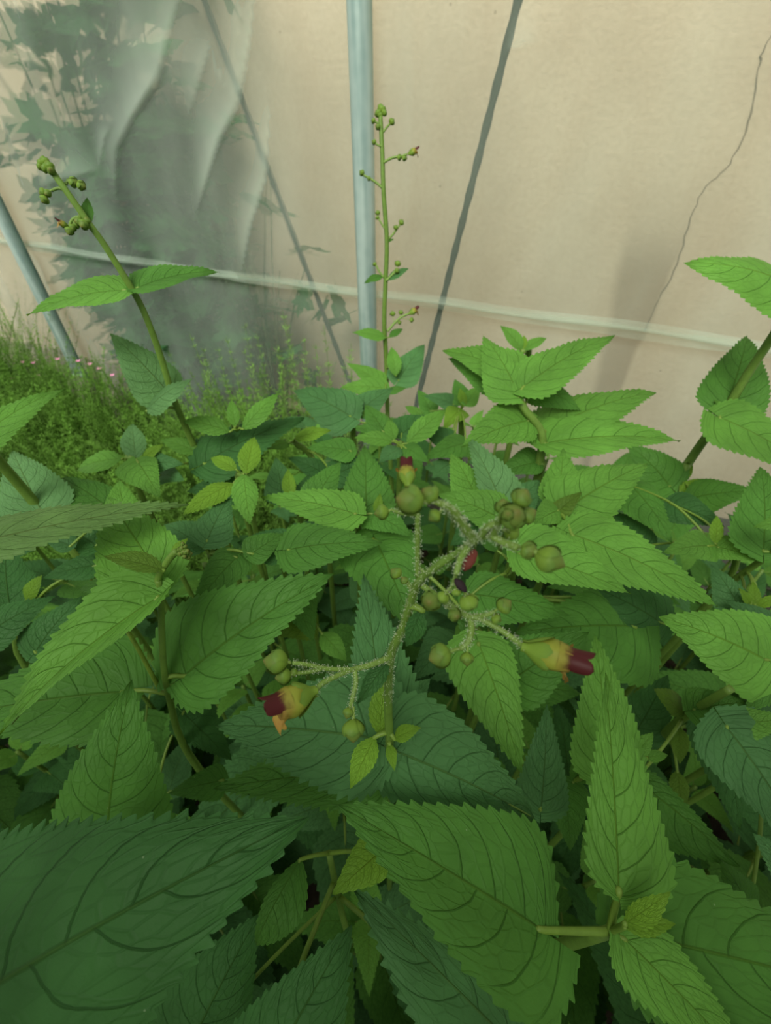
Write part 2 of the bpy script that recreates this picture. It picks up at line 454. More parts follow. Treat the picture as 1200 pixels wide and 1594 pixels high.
# ------------------------------------------------------------------ leaves
def w_ovate(t): return (1-t**1.28)*(1-np.exp(-t/0.045))/0.84
def w_young(t): return np.sin(math.pi*np.clip(t, 0, 1)**0.75)
def leaf_geom(L, h1, h2, d1, d2, a, n, bow=0.06, nt=20, cpt=4, rows=(0, .2, .42, .64, .82, .93, 1), young=False,
              curl=0.10, quilt=0.0, seed=0, tooth=0.030, tipdrop=0.0, back=0.5):
    """verts of a leaf from the origin along a (unit), half widths h1,h2 along unit directions d1,d2, normal n"""
    rg = np.random.RandomState(seed)
    nu = nt*cpt
    wf = w_young if young else w_ovate
    backs = back if isinstance(back, (tuple, list)) else (back, back)
    kb = 0.0 if young else 1.0
    # columns spaced evenly along the margin, so the base lobes carry teeth too
    tf = np.linspace(0, 1, 1500); hm = .5*(h1+h2)
    mx = tf*L - kb*.5*(backs[0]+backs[1])*np.exp(-tf/.13)*hm; my = np.clip(wf(tf), 0, None)*hm
    arc = np.concatenate([[0], np.cumsum(np.hypot(np.diff(mx), np.diff(my)))]); arc /= arc[-1]
    uu = np.linspace(0, 1, nu+1); t = np.interp(uu, arc, tf)
    w = np.clip(wf(t), 0.0, None); w[0] = 0.02; w[-1] = 0.0
    ax = np.outer(t, a)*L + np.outer(4*t*(1-t)*bow*L - tipdrop*L*t**3, n)
    f = (uu*nt) % 1.0
    tt = np.where(f < .72, f/.72, (1-f)/.28)
    amp = 0.6 + 0.5*rg.rand(nt+1)
    amp2 = np.where(np.arange(nt+1) % 2 == 0, 1.0, 0.72)*amp
    te = (tt-0.3)*amp2[np.minimum((uu*nt).astype(int), nt)]*tooth*L*np.clip(uu*9, 0, 1)*np.clip((1-t)*8, 0, 1)
    fwd = tt*0.3*tooth*L*np.clip(uu*9, 0, 1)*np.clip((1-t)*8, 0, 1)
    p1, p2, p3 = rg.rand(3)*6.28
    V = [ax]; UV = [np.stack([t, np.full_like(t, .5)], 1)]
    for sgn, h, d, bk in ((-1, h1, d1, backs[0]), (1, h2, d2, backs[1])):
        back = bk*np.exp(-(t/0.13))*kb
        ex = t*L - back*h; ey = h*w; gx_ = np.gradient(ex); gy_ = np.gradient(ey); gl = np.hypot(gx_, gy_)+1e-12
        tx_, ty_ = gx_/gl, gy_/gl; nx_, ny_ = -ty_, tx_            # along the margin, outwards
        for r in rows[1:]:
            edge = 1.0 if r == 1 else 0.0
            lat = h*r*w + edge*(te*ny_ + fwd*ty_)
            P = ax + np.outer(lat, d) + np.outer(-back*h*r**1.6 + edge*(te*nx_ + fwd*tx_), a)
            und = 0.018*L*(r**2)*np.sin(t*9+p1+sgn*p2)*np.sin(t*3.1*math.pi*0.5+.4)
            zz = curl*h*(w*(r-r*r)*1.6) - curl*0.5*h*w*r**3 + und
            if quilt > 0:
                t0 = t-.12*r-.16*r*r
                phs = (t0*6.5+(.45 if sgn > 0 else 0)) % 1.0
                zz = zz - quilt*L*np.exp(-((phs-.5)/.09)**2)*(1-.6*r) + quilt*.8*L*np.sin(t0*40+p3)*np.sin(r*9+p2)*.5
            P = P + np.outer(zz, n)
            V.append(P); UV.append(np.stack([t, np.full_like(t, .5+.5*sgn*r)], 1))
    n1 = nu+1; k = len(rows)-1; F = []
    def strip(A, B, flip):
        for i in range(nu):
            q = (A*n1+i, A*n1+i+1, B*n1+i+1, B*n1+i)
            F.append(q[::-1] if flip else q)
    prev = 0
    for r in range(1, k+1): strip(prev, r, False); prev = r
    prev = 0
    for r in range(k+1, 2*k+1): strip(prev, r, True); prev = r
    return np.concatenate(V), F, np.concatenate(UV)

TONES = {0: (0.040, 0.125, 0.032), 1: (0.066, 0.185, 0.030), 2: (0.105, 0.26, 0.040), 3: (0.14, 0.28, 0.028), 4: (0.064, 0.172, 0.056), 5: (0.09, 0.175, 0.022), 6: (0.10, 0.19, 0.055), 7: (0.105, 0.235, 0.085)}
ZB = np.full((400, 300), 99.0)         # rough depth map of the leaves placed by hand, so filler plants stay below them
def splat(P):
    x, y, f = proj(P); i = (x/4).astype(int); j = (y/4).astype(int)
    ok = (f > 0.01) & (i >= 1) & (i < 299) & (j >= 1) & (j < 399)
    for di in (-1, 0, 1):
        for dj in (-1, 0, 1): np.minimum.at(ZB, (j[ok]+dj, i[ok]+di), f[ok])

LOG = []
def petiole_mesh(pts, rad, origin):
    P, R = smooth_path(pts, rad, 5)
    V, F = tube(P-origin, R, 6)
    return mesh_from('petiole', V, F)

def hand_leaf(plant, spec, node, idx):
    bx, by, bd, tx, ty, td, ax_, ay_, cx_, cy_, tone = spec[:11]
    kw = dict(spec[11]) if len(spec) > 11 else {}
    kw0 = dict(kw); young = kw.pop('young', False); bow = kw.pop('bow', 0.07); name = kw.pop('name', 'young_leaf' if young else 'leaf')
    label = kw.pop('label', None)
    B = at(bx, by, bd); T = at(tx, ty, td)
    L = np.linalg.norm(T-B); a = (T-B)/L
    mid = (B+T)/2; tocam = nrm(CAM-mid)
    ref = nrm(UP*0.75 + tocam*0.5)
    s = nrm(np.cross(a, ref)); n = nrm(np.cross(s, a))
    phi = np.radians(np.linspace(-75, 75, 61)); hs = np.linspace(.13, .5, 32)*L
    PH, HS = np.meshgrid(phi, hs)
    h0 = 0.22 if young else 0.31
    best = {}
    for sgn in (1, -1):
        for k, (ex, ey) in enumerate(((ax_, ay_), (cx_, cy_))):
            cost = None
            for t in (.15, .22, .3, .38, .46):
                ww = (w_young if young else w_ovate)(np.array(t))
                A = B + a*L*t + n*4*t*(1-t)*bow*L
                D = (np.cos(PH)[..., None]*s*sgn + np.sin(PH)[..., None]*n)
                Q = A + D*(HS*ww)[..., None]
                x, y, f = proj(Q)
                c = ((x-ex)**2+(y-ey)**2)/64.0 + ((HS/L-h0)/.07)**2*0.6 + ((PH-math.radians(6))/math.radians(17))**2
                c = np.where(f < .02, 1e9, c)
                j = np.unravel_index(np.argmin(c), c.shape)
                if cost is None or c[j] < cost[0]: cost = (c[j], HS[j], PH[j], math.hypot(x[j]-ex, y[j]-ey))
            best[(sgn, k)] = cost
    if best[(1, 0)][0]+best[(-1, 1)][0] < best[(1, 1)][0]+best[(-1, 0)][0]: c1, c2 = best[(1, 0)], best[(-1, 1)]
    else:
        c1, c2 = best[(1, 1)], best[(-1, 0)]
        if isinstance(kw.get('back'), tuple): kw['back'] = kw['back'][::-1]
    d1 = math.cos(c1[2])*s + math.sin(c1[2])*n; d2 = -math.cos(c2[2])*s + math.sin(c2[2])*n
    pxl = math.hypot(tx-bx, ty-by)
    hi = pxl > 150
    rows = (0, .08, .16, .25, .34, .43, .52, .61, .70, .78, .86, .93, 1) if pxl > 210 else (0, .2, .42, .64, .82, .93, 1)
    nt = kw.pop('nt', 26 if L > .075 else (22 if not young else 12))
    V, F, UV = leaf_geom(L, c1[1], c2[1], d1, d2, a, n, bow=bow, nt=nt, cpt=8 if pxl > 210 else (5 if hi else 4), rows=rows, young=young,
                         quilt=0.006 if hi else 0.0, seed=idx*13+5, **kw)
    LOG.append((plant.name, round(L*100, 1), round(c1[1]/L, 2), round(c2[1]/L, 2), round(math.degrees(c1[2])), round(math.degrees(c2[2])), round(c1[3]), round(c2[3]), spec[:6]))
    col = np.array(TONES[tone])*np.random.uniform(.9, 1.1)
    o = link(name, mesh_from('leaf', V, F, UV), B, plant, M_LEAF, col)
    if label: o['label'] = label
    splat(V+B)
    # petiole from the nearest node of the stem, running on under the blade as the midrib
    if node is not None:
        pr = 0.0011 if L > .06 else 0.0008
        m = (node+B)/2 + UP*(0.12 if 'back' not in kw0 else -.05)*np.linalg.norm(node-B)
        ks = [0.04, .25, .5, .75, .93]
        under = [B + a*L*k + n*(4*k*(1-k)*bow*L - pr*(1.6 if k > .1 else 1.1)) for k in ks]
        pts = np.array([node, m, B] + under)
        rad = np.array([pr*1.3, pr*1.1, pr, pr*.9, pr*.7, pr*.5, pr*.35, pr*.2])
        link('petiole', petiole_mesh(pts, rad, B), B, o, M_STEM, (0.13, 0.22, 0.03))
    return o

STEMC = (0.105, 0.19, 0.03)
PLANTS = []
def plant(short, label, stem, leaves, r=4.5, group=None, name='figwort_plant', cat='plant', tops=(), lean=0.0):
    """stem: photo positions with depth, lowest first; it is carried on down to the soil"""
    pts = [at(*p) for p in stem]
    low = pts[0]
    gx = np.array([low[0] + random.uniform(-.015, .015), low[1] + random.uniform(-.01, .015), 0.0])
    e = empty(name, gx, label, cat, group)
    mid = (low*0.5 + gx*0.5) + np.array([random.uniform(-.006, .006), random.uniform(-.006, .006), 0])
    rm = [r*p[2]/100/FPX for p in stem]
    P = np.array([gx, mid] + pts); R = np.array([rm[0]*1.3, rm[0]*1.15] + rm)
    P, R = smooth_path(P, R, 6)
    V, F = tube(P-gx, R, 12, 0.10)
    link('stem', mesh_from('stem', V, F), gx, e, M_STEM, STEMC)
    dens = P
    PLANTS.append((short, gx[0], gx[1]))
    for i, sp in enumerate(leaves):
        B = at(sp[0], sp[1], sp[2])
        dd = np.linalg.norm(dens-B, axis=1) + 0.35*np.maximum(0, dens[:, 2]-B[2]+.004)
        hand_leaf(e, sp, dens[np.argmin(dd)], len(LOG))
    return e

Y = dict(young=True, nt=11)
def N_(**k): return k

# ---- front plants
fl = plant('huge lower left leaf', 'plant with the huge dark toothed leaf filling the lower left corner', [(-130, 1720, 16), (-170, 1640, 11.8)],
    [(-150, 1625, 11.3, 478, 1272, 11.5, -60, 1310, 150, 1690, 0, dict(bow=.08, curl=.16, nt=36, tooth=.024))], r=9)
fr = plant('four-leaved lower right plant', 'bright plant at the lower right with four large leaves around one node', [(776, 1501, 27.8), (950, 1450, 14.2)],
    [(842, 1447, 13.9, 525, 1252, 14.6, 822, 1274, 712, 1490, 1, dict(bow=.03, back=(.25, .6))),
     (963, 1390, 13.5, 942, 1048, 16.5, 918, 1295, 1046, 1310, 2, dict(bow=.03, back=.25)),
     (985, 1455, 14.6, 1400, 1560, 14.5, 1080, 1352, 1070, 1610, 1),
     (972, 1462, 13.9, 1190, 1690, 12.6, 1085, 1510, 990, 1550, 2),
     (972, 1438, 12.9, 1044, 1388, 12.4, 985, 1412, 1030, 1432, 3, dict(young=True, nt=9)),
     (972, 1442, 12.9, 1052, 1438, 12.6, 1010, 1422, 1010, 1456, 3, dict(young=True, nt=9))], r=9)
cl = plant('small curled bright leaf', 'shaded plant low in front with a small curled bright leaf', [(540, 1450, 30), (512, 1328, 20.5)],
    [(400, 1700, 17, 547, 1440, 18.5, 385, 1570, 545, 1630, 0),
     (860, 1690, 18, 546, 1378, 19.5, 680, 1660, 840, 1555, 4),
     (290, 1640, 19, 405, 1420, 20.5, 255, 1520, 400, 1550, 0),
     (468, 1338, 19.5, 398, 1472, 18.5, 487, 1400, 432, 1400, 1, dict(young=True, bow=.25, nt=14)),
     (588, 1330, 18, 517, 1393, 17.2, 535, 1328, 590, 1378, 3, dict(nt=9))], r=5)

# ---- the flowering plant in the centre
cen = plant('central flowering stem', 'flowering plant in the centre with a branched hairy flower head of buds', [(602, 1240, 19.6), (606, 1165, 16.5), (604, 1090, 14.3), (608, 1022, 12.3), (628, 975, 11.3), (648, 912, 10.2), (680, 882, 9.4), (720, 856, 8.8), (738, 840, 8.4), (766, 832, 8.0)],
    [(612, 1168, 16.4, 843, 1278, 17.4, 690, 1095, 612, 1242, 4, dict(tipdrop=.05)),
     (598, 1152, 17.0, 336, 1130, 20, 500, 1052, 530, 1238, 4),
     (600, 1200, 19.5, 332, 1228, 21, 470, 1160, 480, 1252, 1),
     (600, 1150, 19.0, 566, 893, 23.5, 550, 1030, 634, 1035, 4),
     (606, 1130, 20, 670, 1056, 21, 612, 1055, 668, 1105, 4),
     (583, 1148, 15.6, 545, 1228, 14.6, 538, 1185, 590, 1180, 3, Y),
     (590, 1142, 15.8, 600, 1050, 16.2, 574, 1100, 606, 1100, 3, Y),
     (614, 1150, 15.6, 655, 1132, 15.2, 628, 1120, 640, 1150, 3, Y),
     (606, 1158, 15.8, 614, 1200, 15.2, 599, 1175, 616, 1175, 3, Y),
     (604, 1030, 12.5, 556, 1096, 12.2, 566, 1058, 590, 1070, 0, dict(young=True, nt=8, name='bract')),
     (657, 950, 10.6, 632, 1006, 11.0, 640, 965, 665, 985, 0, dict(young=True, nt=8, name='bract'))], r=6.3)

# ---- left
plm = plant('budded bright plant on the left', 'bright plant on the left with a tight cluster of tiny buds at its tip', [(312, 1200, 29), (262, 1080, 23), (250, 930, 19.5), (246, 900, 19), (262, 872, 18.5), (275, 858, 18.2)],
    [(287, 1052, 22.5, 521, 893, 23, 305, 925, 372, 1056, 1),
     (192, 1077, 23, -95, 1122, 22, 120, 1000, 120, 1160, 1),
     (246, 930, 19, 0, 1144, 17, 118, 945, 178, 985, 2, dict(bow=.1)),
     (250, 902, 19.8, 168, 772, 22.5, 147, 880, 260, 825, 2),
     (238, 912, 20.5, 122, 917, 21.5, 180, 895, 190, 940, 1),
     (255, 888, 18.5, 160, 866, 18, 215, 858, 215, 882, 5, dict(young=True)),
     (268, 865, 18.4, 292, 838, 18.6, 272, 842, 290, 856, 3, dict(young=True, nt=7))], r=5.2)
pwd = plant('dark leaf behind the huge one', 'dark plant behind the huge lower left leaf', [(260, 1300, 31), (240, 1245, 26)],
    [(165, 1310, 19.5, 205, 1058, 20.5, 88, 1235, 260, 1225, 1),
     (285, 1110, 27, 361, 1184, 27, 345, 1120, 295, 1155, 0),
     (345, 1215, 25, 262, 1235, 24.5, 300, 1205, 305, 1247, 1)], r=5)
pll = plant('slanting stem at the left edge', 'tall plant at the left edge with a pale upright leaf beside its slanting stem', [(142, 892, 29.5), (60, 790, 26.5), (0, 720, 23.8), (-70, 640, 21.5)],
    [(66, 800, 26, 20, 702, 28.5, -2, 770, 94, 742, 7),
     (-70, 855, 17, 293, 786, 20.5, 60, 797, 50, 850, 6, dict(bow=.05)),
     (-55, 700, 22, 101, 605, 26, 5, 640, 15, 680, 2)], r=7.5)
pld = plant('bluish shaded leaves at the left', 'dim bluish plant in the shade at the left edge', [(60, 1060, 33), (30, 965, 27.5)],
    [(15, 945, 27, 10, 850, 30, -35, 905, 50, 890, 0),
     (-25, 990, 25, 87, 928, 26.5, 20, 932, 45, 978, 0),
     (55, 1015, 25.5, 127, 928, 26.5, 60, 955, 110, 985, 0),
     (40, 935, 27, 66, 895, 27, 38, 905, 68, 918, 3, dict(young=True)),
     (150, 880, 27.5, 66, 900, 27, 110, 872, 115, 902, 0)], r=5)
pl = plant('tall budded stem on the left', 'tall budded plant on the left leaning in front of the creased film', [(325, 755, 36), (300, 690, 33.5), (272, 625, 31), (250, 555, 28.8), (230, 500, 27.2), (210, 458, 26.2), (165, 385, 24.4), (140, 350, 23.6), (105, 300, 22.7), (82, 268, 22.2)],
    [(192, 452, 26.0, 42, 491, 25, 150, 434, 152, 470, 2),
     (215, 448, 26, 342, 424, 28, 255, 415, 252, 442, 1),
     (258, 607, 30.5, 171, 519, 29, 195, 608, 275, 572, 7),
     (228, 640, 30, 301, 590, 28.5, 262, 610, 268, 634, 7, dict(young=True)),
     (318, 722, 33, 474, 651, 36, 372, 665, 392, 714, 0),
     (250, 740, 32.5, 287, 748, 31, 262, 715, 258, 762, 4),
     (312, 706, 33.5, 250, 684, 33.5, 278, 678, 284, 708, 2, dict(young=True)),
     (318, 748, 34, 302, 726, 34, 300, 738, 314, 734, 3, dict(young=True, nt=6)),
     (328, 748, 34, 332, 724, 34, 322, 736, 336, 736, 3, dict(young=True, nt=6)),
     (370, 760, 33, 290, 765, 32, 330, 735, 330, 790, 0),
     (138, 352, 23.6, 136, 308, 23.8, 131, 335, 140, 335, 1, dict(young=True, nt=6, name='bract'))], r=5.2)
plant('shoot facing the feathery foliage', 'young leafy shoot beneath the tall left plant facing the feathery foliage', [(372, 700, 36), (369, 668, 32.5)],
    [(358, 672, 32.2, 284, 655, 32, 320, 645, 325, 678, 2, dict(young=True)),
     (378, 668, 32.2, 434, 613, 33, 398, 634, 412, 656, 2, dict(young=True)),
     (366, 664, 32, 360, 622, 32, 353, 645, 370, 645, 2, dict(young=True))])
plant('pale shoot left of the tall stem', 'pale shoot with a pointed upright leaf left of the tall stem', [(220, 770, 34), (212, 716, 31)],
    [(212, 716, 31, 206, 660, 32.5, 186, 698, 228, 692, 7, dict(young=True)),
     (190, 714, 31.2, 120, 732, 32.5, 150, 706, 160, 730, 2, dict(young=True)),
     (215, 720, 30.5, 250, 775, 29, 190, 760, 245, 735, 2),
     (222, 716, 31, 254, 692, 31, 232, 695, 246, 712, 3, dict(young=True)),
     (225, 722, 31, 286, 722, 31, 255, 705, 260, 745, 4)])
plant('light green shoot on the left', 'light green shoot above the bright left plant', [(215, 860, 31), (192, 802, 26.5)],
    [(195, 802, 26, 185, 748, 27.5, 158, 790, 216, 786, 2),
     (168, 790, 27, 96, 744, 28.5, 108, 788, 145, 752, 1),
     (110, 850, 25, 65, 835, 25, 90, 822, 85, 858, 4),
     (150, 850, 26, 95, 815, 26, 120, 805, 110, 850, 0)])
plant('drooping yellow-green shoot', 'drooping yellow-green shoot left of the centre with a narrow hanging leaf', [(382, 800, 33), (380, 740, 28.3)],
    [(379, 738, 28, 389, 818, 26, 362, 780, 401, 776, 2, dict(young=True, nt=16)),
     (383, 738, 28.2, 396, 680, 30, 372, 706, 405, 712, 3, dict(young=True)),
     (368, 731, 28.6, 328, 712, 29.5, 345, 707, 353, 730, 3, dict(young=True)),
     (364, 752, 28, 283, 802, 25.5, 318, 768, 335, 788, 3, dict(young=True, nt=16))])
plant('teal leaved plant', 'teal leaved plant left of the drooping shoot', [(330, 915, 30), (336, 900, 27), (326, 862, 25.6)],
    [(322, 842, 25.2, 358, 774, 27.5, 320, 800, 368, 812, 4),
     (314, 850, 25.8, 255, 816, 27, 292, 798, 275, 856, 4),
     (368, 868, 25, 298, 952, 23.2, 322, 880, 352, 918, 1),
     (335, 855, 25.5, 350, 820, 26, 330, 830, 352, 850, 2, dict(young=True)),
     (392, 862, 25, 445, 830, 26, 405, 815, 440, 862, 1)], r=4)

# ---- middle distance, centre
plant('upright leaf behind the buds', 'leafy plant just behind the upper buds with an upright pointed leaf', [(560, 880, 33), (556, 806, 28.3)],
    [(570, 800, 29.5, 568, 694, 32.5, 531, 778, 614, 770, 1),
     (553, 800, 27.3, 407, 775, 28.5, 500, 766, 515, 820, 2),
     (586, 800, 28, 592, 768, 28, 581, 788, 600, 785, 3, dict(young=True, nt=7)),
     (578, 800, 28, 640, 835, 26, 620, 790, 600, 835, 1)])
plant('broad leaf pointing right', 'plant with one broad toothed leaf pointing right above the big left leaf', [(450, 930, 31), (446, 862, 26)],
    [(449, 856, 25.2, 597, 845, 25.2, 482, 817, 486, 882, 1),
     (440, 856, 26, 370, 845, 27, 405, 815, 405, 880, 0),
     (455, 925, 28, 488, 1000, 26, 455, 965, 505, 955, 1),
     (500, 985, 27, 540, 1030, 26, 535, 990, 505, 1025, 2, dict(young=True)),
     (480, 960, 28, 400, 985, 26, 440, 960, 440, 1010, 5)], r=4)
plant('two upright bluish leaves', 'small plant with two upright bluish leaves left of the centre', [(470, 830, 36), (466, 782, 31.5)],
    [(490, 778, 30.5, 531, 718, 32, 488, 738, 528, 762, 1),
     (440, 778, 32, 430, 712, 34, 413, 756, 462, 760, 4),
     (452, 775, 31.5, 448, 730, 32, 436, 752, 460, 755, 3, dict(young=True)),
     (470, 780, 32, 482, 738, 34, 462, 765, 490, 765, 0)])
plant('dark leaves left of the post', 'dark leaved plant in the middle distance left of the steel post', [(552, 720, 46), (548, 655, 42)],
    [(545, 648, 41.5, 456, 607, 43.5, 512, 602, 505, 676, 4),
     (597, 672, 40.5, 568, 630, 42, 561, 660, 603, 650, 1),
     (560, 640, 42.5, 612, 605, 44, 575, 605, 595, 640, 4),
     (556, 652, 42, 580, 618, 44, 552, 628, 580, 645, 2, dict(young=True))])
plant('yellowish leaf in the middle', 'low plant with a yellowish leaf in the middle distance', [(500, 760, 43), (458, 688, 38.5)],
    [(459, 683, 38, 515, 670, 38.5, 485, 664, 487, 688, 3, dict(young=True)),
     (545, 702, 36.5, 477, 697, 36.5, 515, 683, 515, 716, 1),
     (450, 690, 38, 412, 700, 36, 430, 680, 432, 708, 2, dict(young=True)),
     (500, 735, 37, 448, 712, 37, 470, 710, 470, 740, 0),
     (520, 740, 36, 590, 715, 37, 550, 708, 560, 748, 0)])
plant('star shaped shoot', 'star shaped young shoot straight below the steel post', [(622, 740, 41), (622, 694, 37.6)],
    [(611, 687, 37.3, 551, 682, 37.3, 580, 668, 584, 694, 2, dict(young=True)),
     (613, 685, 37.6, 605, 652, 39, 595, 668, 619, 668, 2, dict(young=True)),
     (634, 690, 37.5, 694, 638, 38.5, 655, 652, 672, 680, 2, dict(young=True)),
     (625, 698, 37, 590, 720, 35, 585, 698, 615, 722, 4, dict(young=True)),
     (632, 698, 37, 668, 720, 35.5, 658, 700, 640, 725, 1),
     (625, 675, 39, 680, 650, 41, 640, 640, 665, 680, 0)])
pt = plant('slender spike by the post', 'tall slender budded flower spike standing in front of the steel post', [(606, 690, 66), (603, 640, 64.5), (601, 560, 60), (598, 500, 56.5), (600, 440, 54), (602, 375, 51.5), (597, 300, 49), (595, 240, 47.4), (592, 180, 46)],
    [(600, 526, 57.5, 548, 518, 57, 572, 510, 575, 530, 2, dict(young=True, nt=10)),
     (606, 525, 57.5, 627, 512, 58, 612, 508, 622, 528, 1, dict(young=True, nt=9)),
     (596, 430, 53.6, 567, 441, 53, 580, 426, 582, 438, 1, dict(young=True, nt=8)),
     (603, 436, 53.6, 636, 418, 53.5, 618, 424, 620, 432, 4, dict(young=True, nt=6, name='bract')),
     (604, 376, 51.5, 613, 372, 51.5, 608, 370, 610, 377, 1, dict(young=True, nt=6, name='bract')),
     (620, 592, 58, 661, 536, 60, 624, 560, 662, 580, 4),
     (616, 585, 57, 609, 540, 58, 604, 560, 626, 565, 2, dict(young=True)),
     (592, 598, 58, 541, 566, 58, 560, 590, 575, 570, 2),
     (598, 605, 57, 529, 604, 57, 560, 592, 565, 622, 2),
     (600, 612, 56, 632, 604, 56, 612, 600, 620, 618, 1, dict(young=True))], r=3.3)
pn = plant('small leaves by the rope foot', 'cluster of small bright leaves right of the foot of the dark rope', [(716, 700, 50), (716, 640, 44)],
    [(706, 630, 43.5, 658, 616, 44, 685, 610, 690, 636, 4),
     (722, 626, 43.5, 708, 590, 45, 700, 612, 728, 608, 1),
     (726, 628, 43, 748, 600, 44, 728, 605, 746, 622, 2),
     (714, 640, 43, 690, 668, 41, 690, 645, 722, 660, 3),
     (722, 632, 43, 716, 604, 43.5, 710, 618, 724, 618, 3, dict(young=True, nt=7)),
     (660, 650, 45, 630, 632, 46, 640, 635, 650, 655, 2, dict(young=True)),
     (670, 640, 46, 650, 606, 47, 650, 628, 672, 616, 1),
     (725, 690, 39, 660, 715, 37, 690, 690, 700, 718, 1),
     (700, 690, 40, 648, 662, 41, 665, 680, 690, 662, 0),
     (700, 722, 38, 672, 745, 36, 676, 725, 698, 745, 4)])

# ---- centre right
pc = plant('bent stem on the right', 'plant with a bent stem and spreading bright leaves right of the centre', [(832, 760, 36), (837, 735, 34.5), (844, 690, 33.2), (838, 665, 32.7), (818, 640, 32.2), (806, 618, 32)],
    [(815, 602, 32, 958, 521, 33.5, 842, 553, 870, 604, 2),
     (806, 612, 32, 752, 523, 35, 750, 592, 818, 585, 2),
     (800, 585, 34, 689, 547, 38, 745, 534, 742, 575, 2),
     (790, 600, 35, 698, 559, 38.5, 735, 556, 728, 592, 1),
     (850, 668, 33.8, 1022, 611, 36, 900, 622, 905, 690, 2),
     (848, 690, 33, 1058, 687, 33.5, 920, 648, 905, 705, 2),
     (822, 655, 32.5, 718, 695, 30.5, 770, 628, 765, 695, 2),
     (830, 600, 34, 905, 640, 34, 860, 590, 850, 640, 1),
     (835, 720, 34, 772, 740, 34, 800, 690, 805, 740, 1)], r=6)
plant('furthest shoot by the wall', 'small shoot rising furthest back against the beige wall', [(818, 575, 52), (813, 548, 47)],
    [(812, 545, 47, 779, 507, 47, 792, 535, 815, 516, 2, dict(young=True)),
     (815, 545, 47, 851, 526, 47.5, 830, 528, 836, 540, 2, dict(young=True)),
     (813, 545, 47, 816, 522, 47.5, 808, 535, 822, 535, 3, dict(young=True, nt=7))])
plant('narrow grey-green leaf', 'plant with a narrow grey-green leaf crossing behind the upper right buds', [(775, 860, 33), (780, 800, 28.5)],
    [(783, 790, 27.3, 728, 682, 31, 752, 762, 808, 748, 7),
     (742, 776, 28.8, 702, 705, 31, 697, 756, 740, 745, 2),
     (776, 806, 27, 680, 769, 28, 742, 757, 738, 815, 2),
     (800, 790, 29.5, 840, 748, 31, 798, 748, 842, 780, 4),
     (765, 810, 28, 700, 850, 27, 710, 800, 745, 850, 0)])
pcr = plant('folded leaf right of the buds', 'light green plant right of the buds with a broad folded leaf', [(855, 870, 33), (857, 840, 30), (868, 797, 28)],
    [(868, 778, 29.3, 877, 697, 31.5, 841, 766, 906, 762, 2),
     (882, 792, 28, 1008, 722, 30, 905, 728, 935, 822, 2, dict(curl=.2)),
     (868, 795, 27.5, 826, 818, 26, 845, 775, 845, 828, 2),
     (870, 795, 27.6, 906, 766, 27.6, 880, 770, 895, 796, 5),
     (890, 832, 26, 1117, 944, 23.5, 972, 820, 925, 900, 2),
     (875, 800, 28, 905, 850, 27, 868, 830, 910, 815, 5)], r=5)
pst = plant('yellow leaf stalks', 'plant with yellow leaf stalks rising behind the right hand buds', [(788, 930, 30), (789, 892, 26.5)],
    [(808, 862, 24.6, 981, 924, 23, 885, 836, 838, 902, 2),
     (735, 925, 26, 888, 958, 25, 790, 902, 785, 972, 1),
     (775, 858, 27, 742, 835, 27.5, 750, 855, 765, 835, 1, dict(young=True)),
     (985, 975, 27.5, 800, 985, 27, 930, 912, 920, 1050, 1),
     (1030, 970, 28, 900, 905, 28.5, 985, 905, 960, 965, 0)], r=5)
pq = plant('shaded leaves under the right flower', 'shaded broad leaved plant under the right hand flower', [(765, 1060, 32), (770, 1010, 26)],
    [(745, 1002, 23.5, 813, 1205, 20.5, 698, 1055, 805, 1062, 2),
     (795, 1060, 24.5, 917, 984, 24, 800, 985, 885, 1052, 1),
     (800, 1068, 25, 905, 1080, 25, 840, 1040, 840, 1105, 1),
     (585, 842, 27.5, 645, 985, 24, 531, 885, 652, 880, 1),
     (700, 1000, 27, 640, 1060, 25, 650, 1000, 690, 1050, 4),
     (760, 980, 27, 700, 900, 28, 690, 950, 760, 920, 1)], r=5)
prd = plant('narrow grey leaf in shade', 'plant with a narrow grey leaf and star of leaves in shade right of centre', [(880, 1290, 31), (882, 1220, 24.5)],
    [(946, 1205, 20.5, 925, 987, 22.5, 899, 1120, 987, 1125, 2),
     (842, 1260, 21.5, 851, 1096, 22.5, 812, 1205, 870, 1200, 4),
     (885, 1212, 25, 868, 1095, 25, 850, 1165, 908, 1170, 0),
     (878, 1224, 23.5, 888, 1325, 22, 846, 1262, 924, 1258, 1),
     (892, 1218, 23.5, 925, 1165, 23, 900, 1175, 930, 1205, 1, dict(young=True)),
     (985, 1180, 20.5, 1017, 1140, 20.5, 985, 1145, 1012, 1170, 2, dict(young=True)),
     (1003, 1180, 20.5, 1040, 1175, 20.5, 1015, 1162, 1018, 1188, 2, dict(young=True))], r=5)

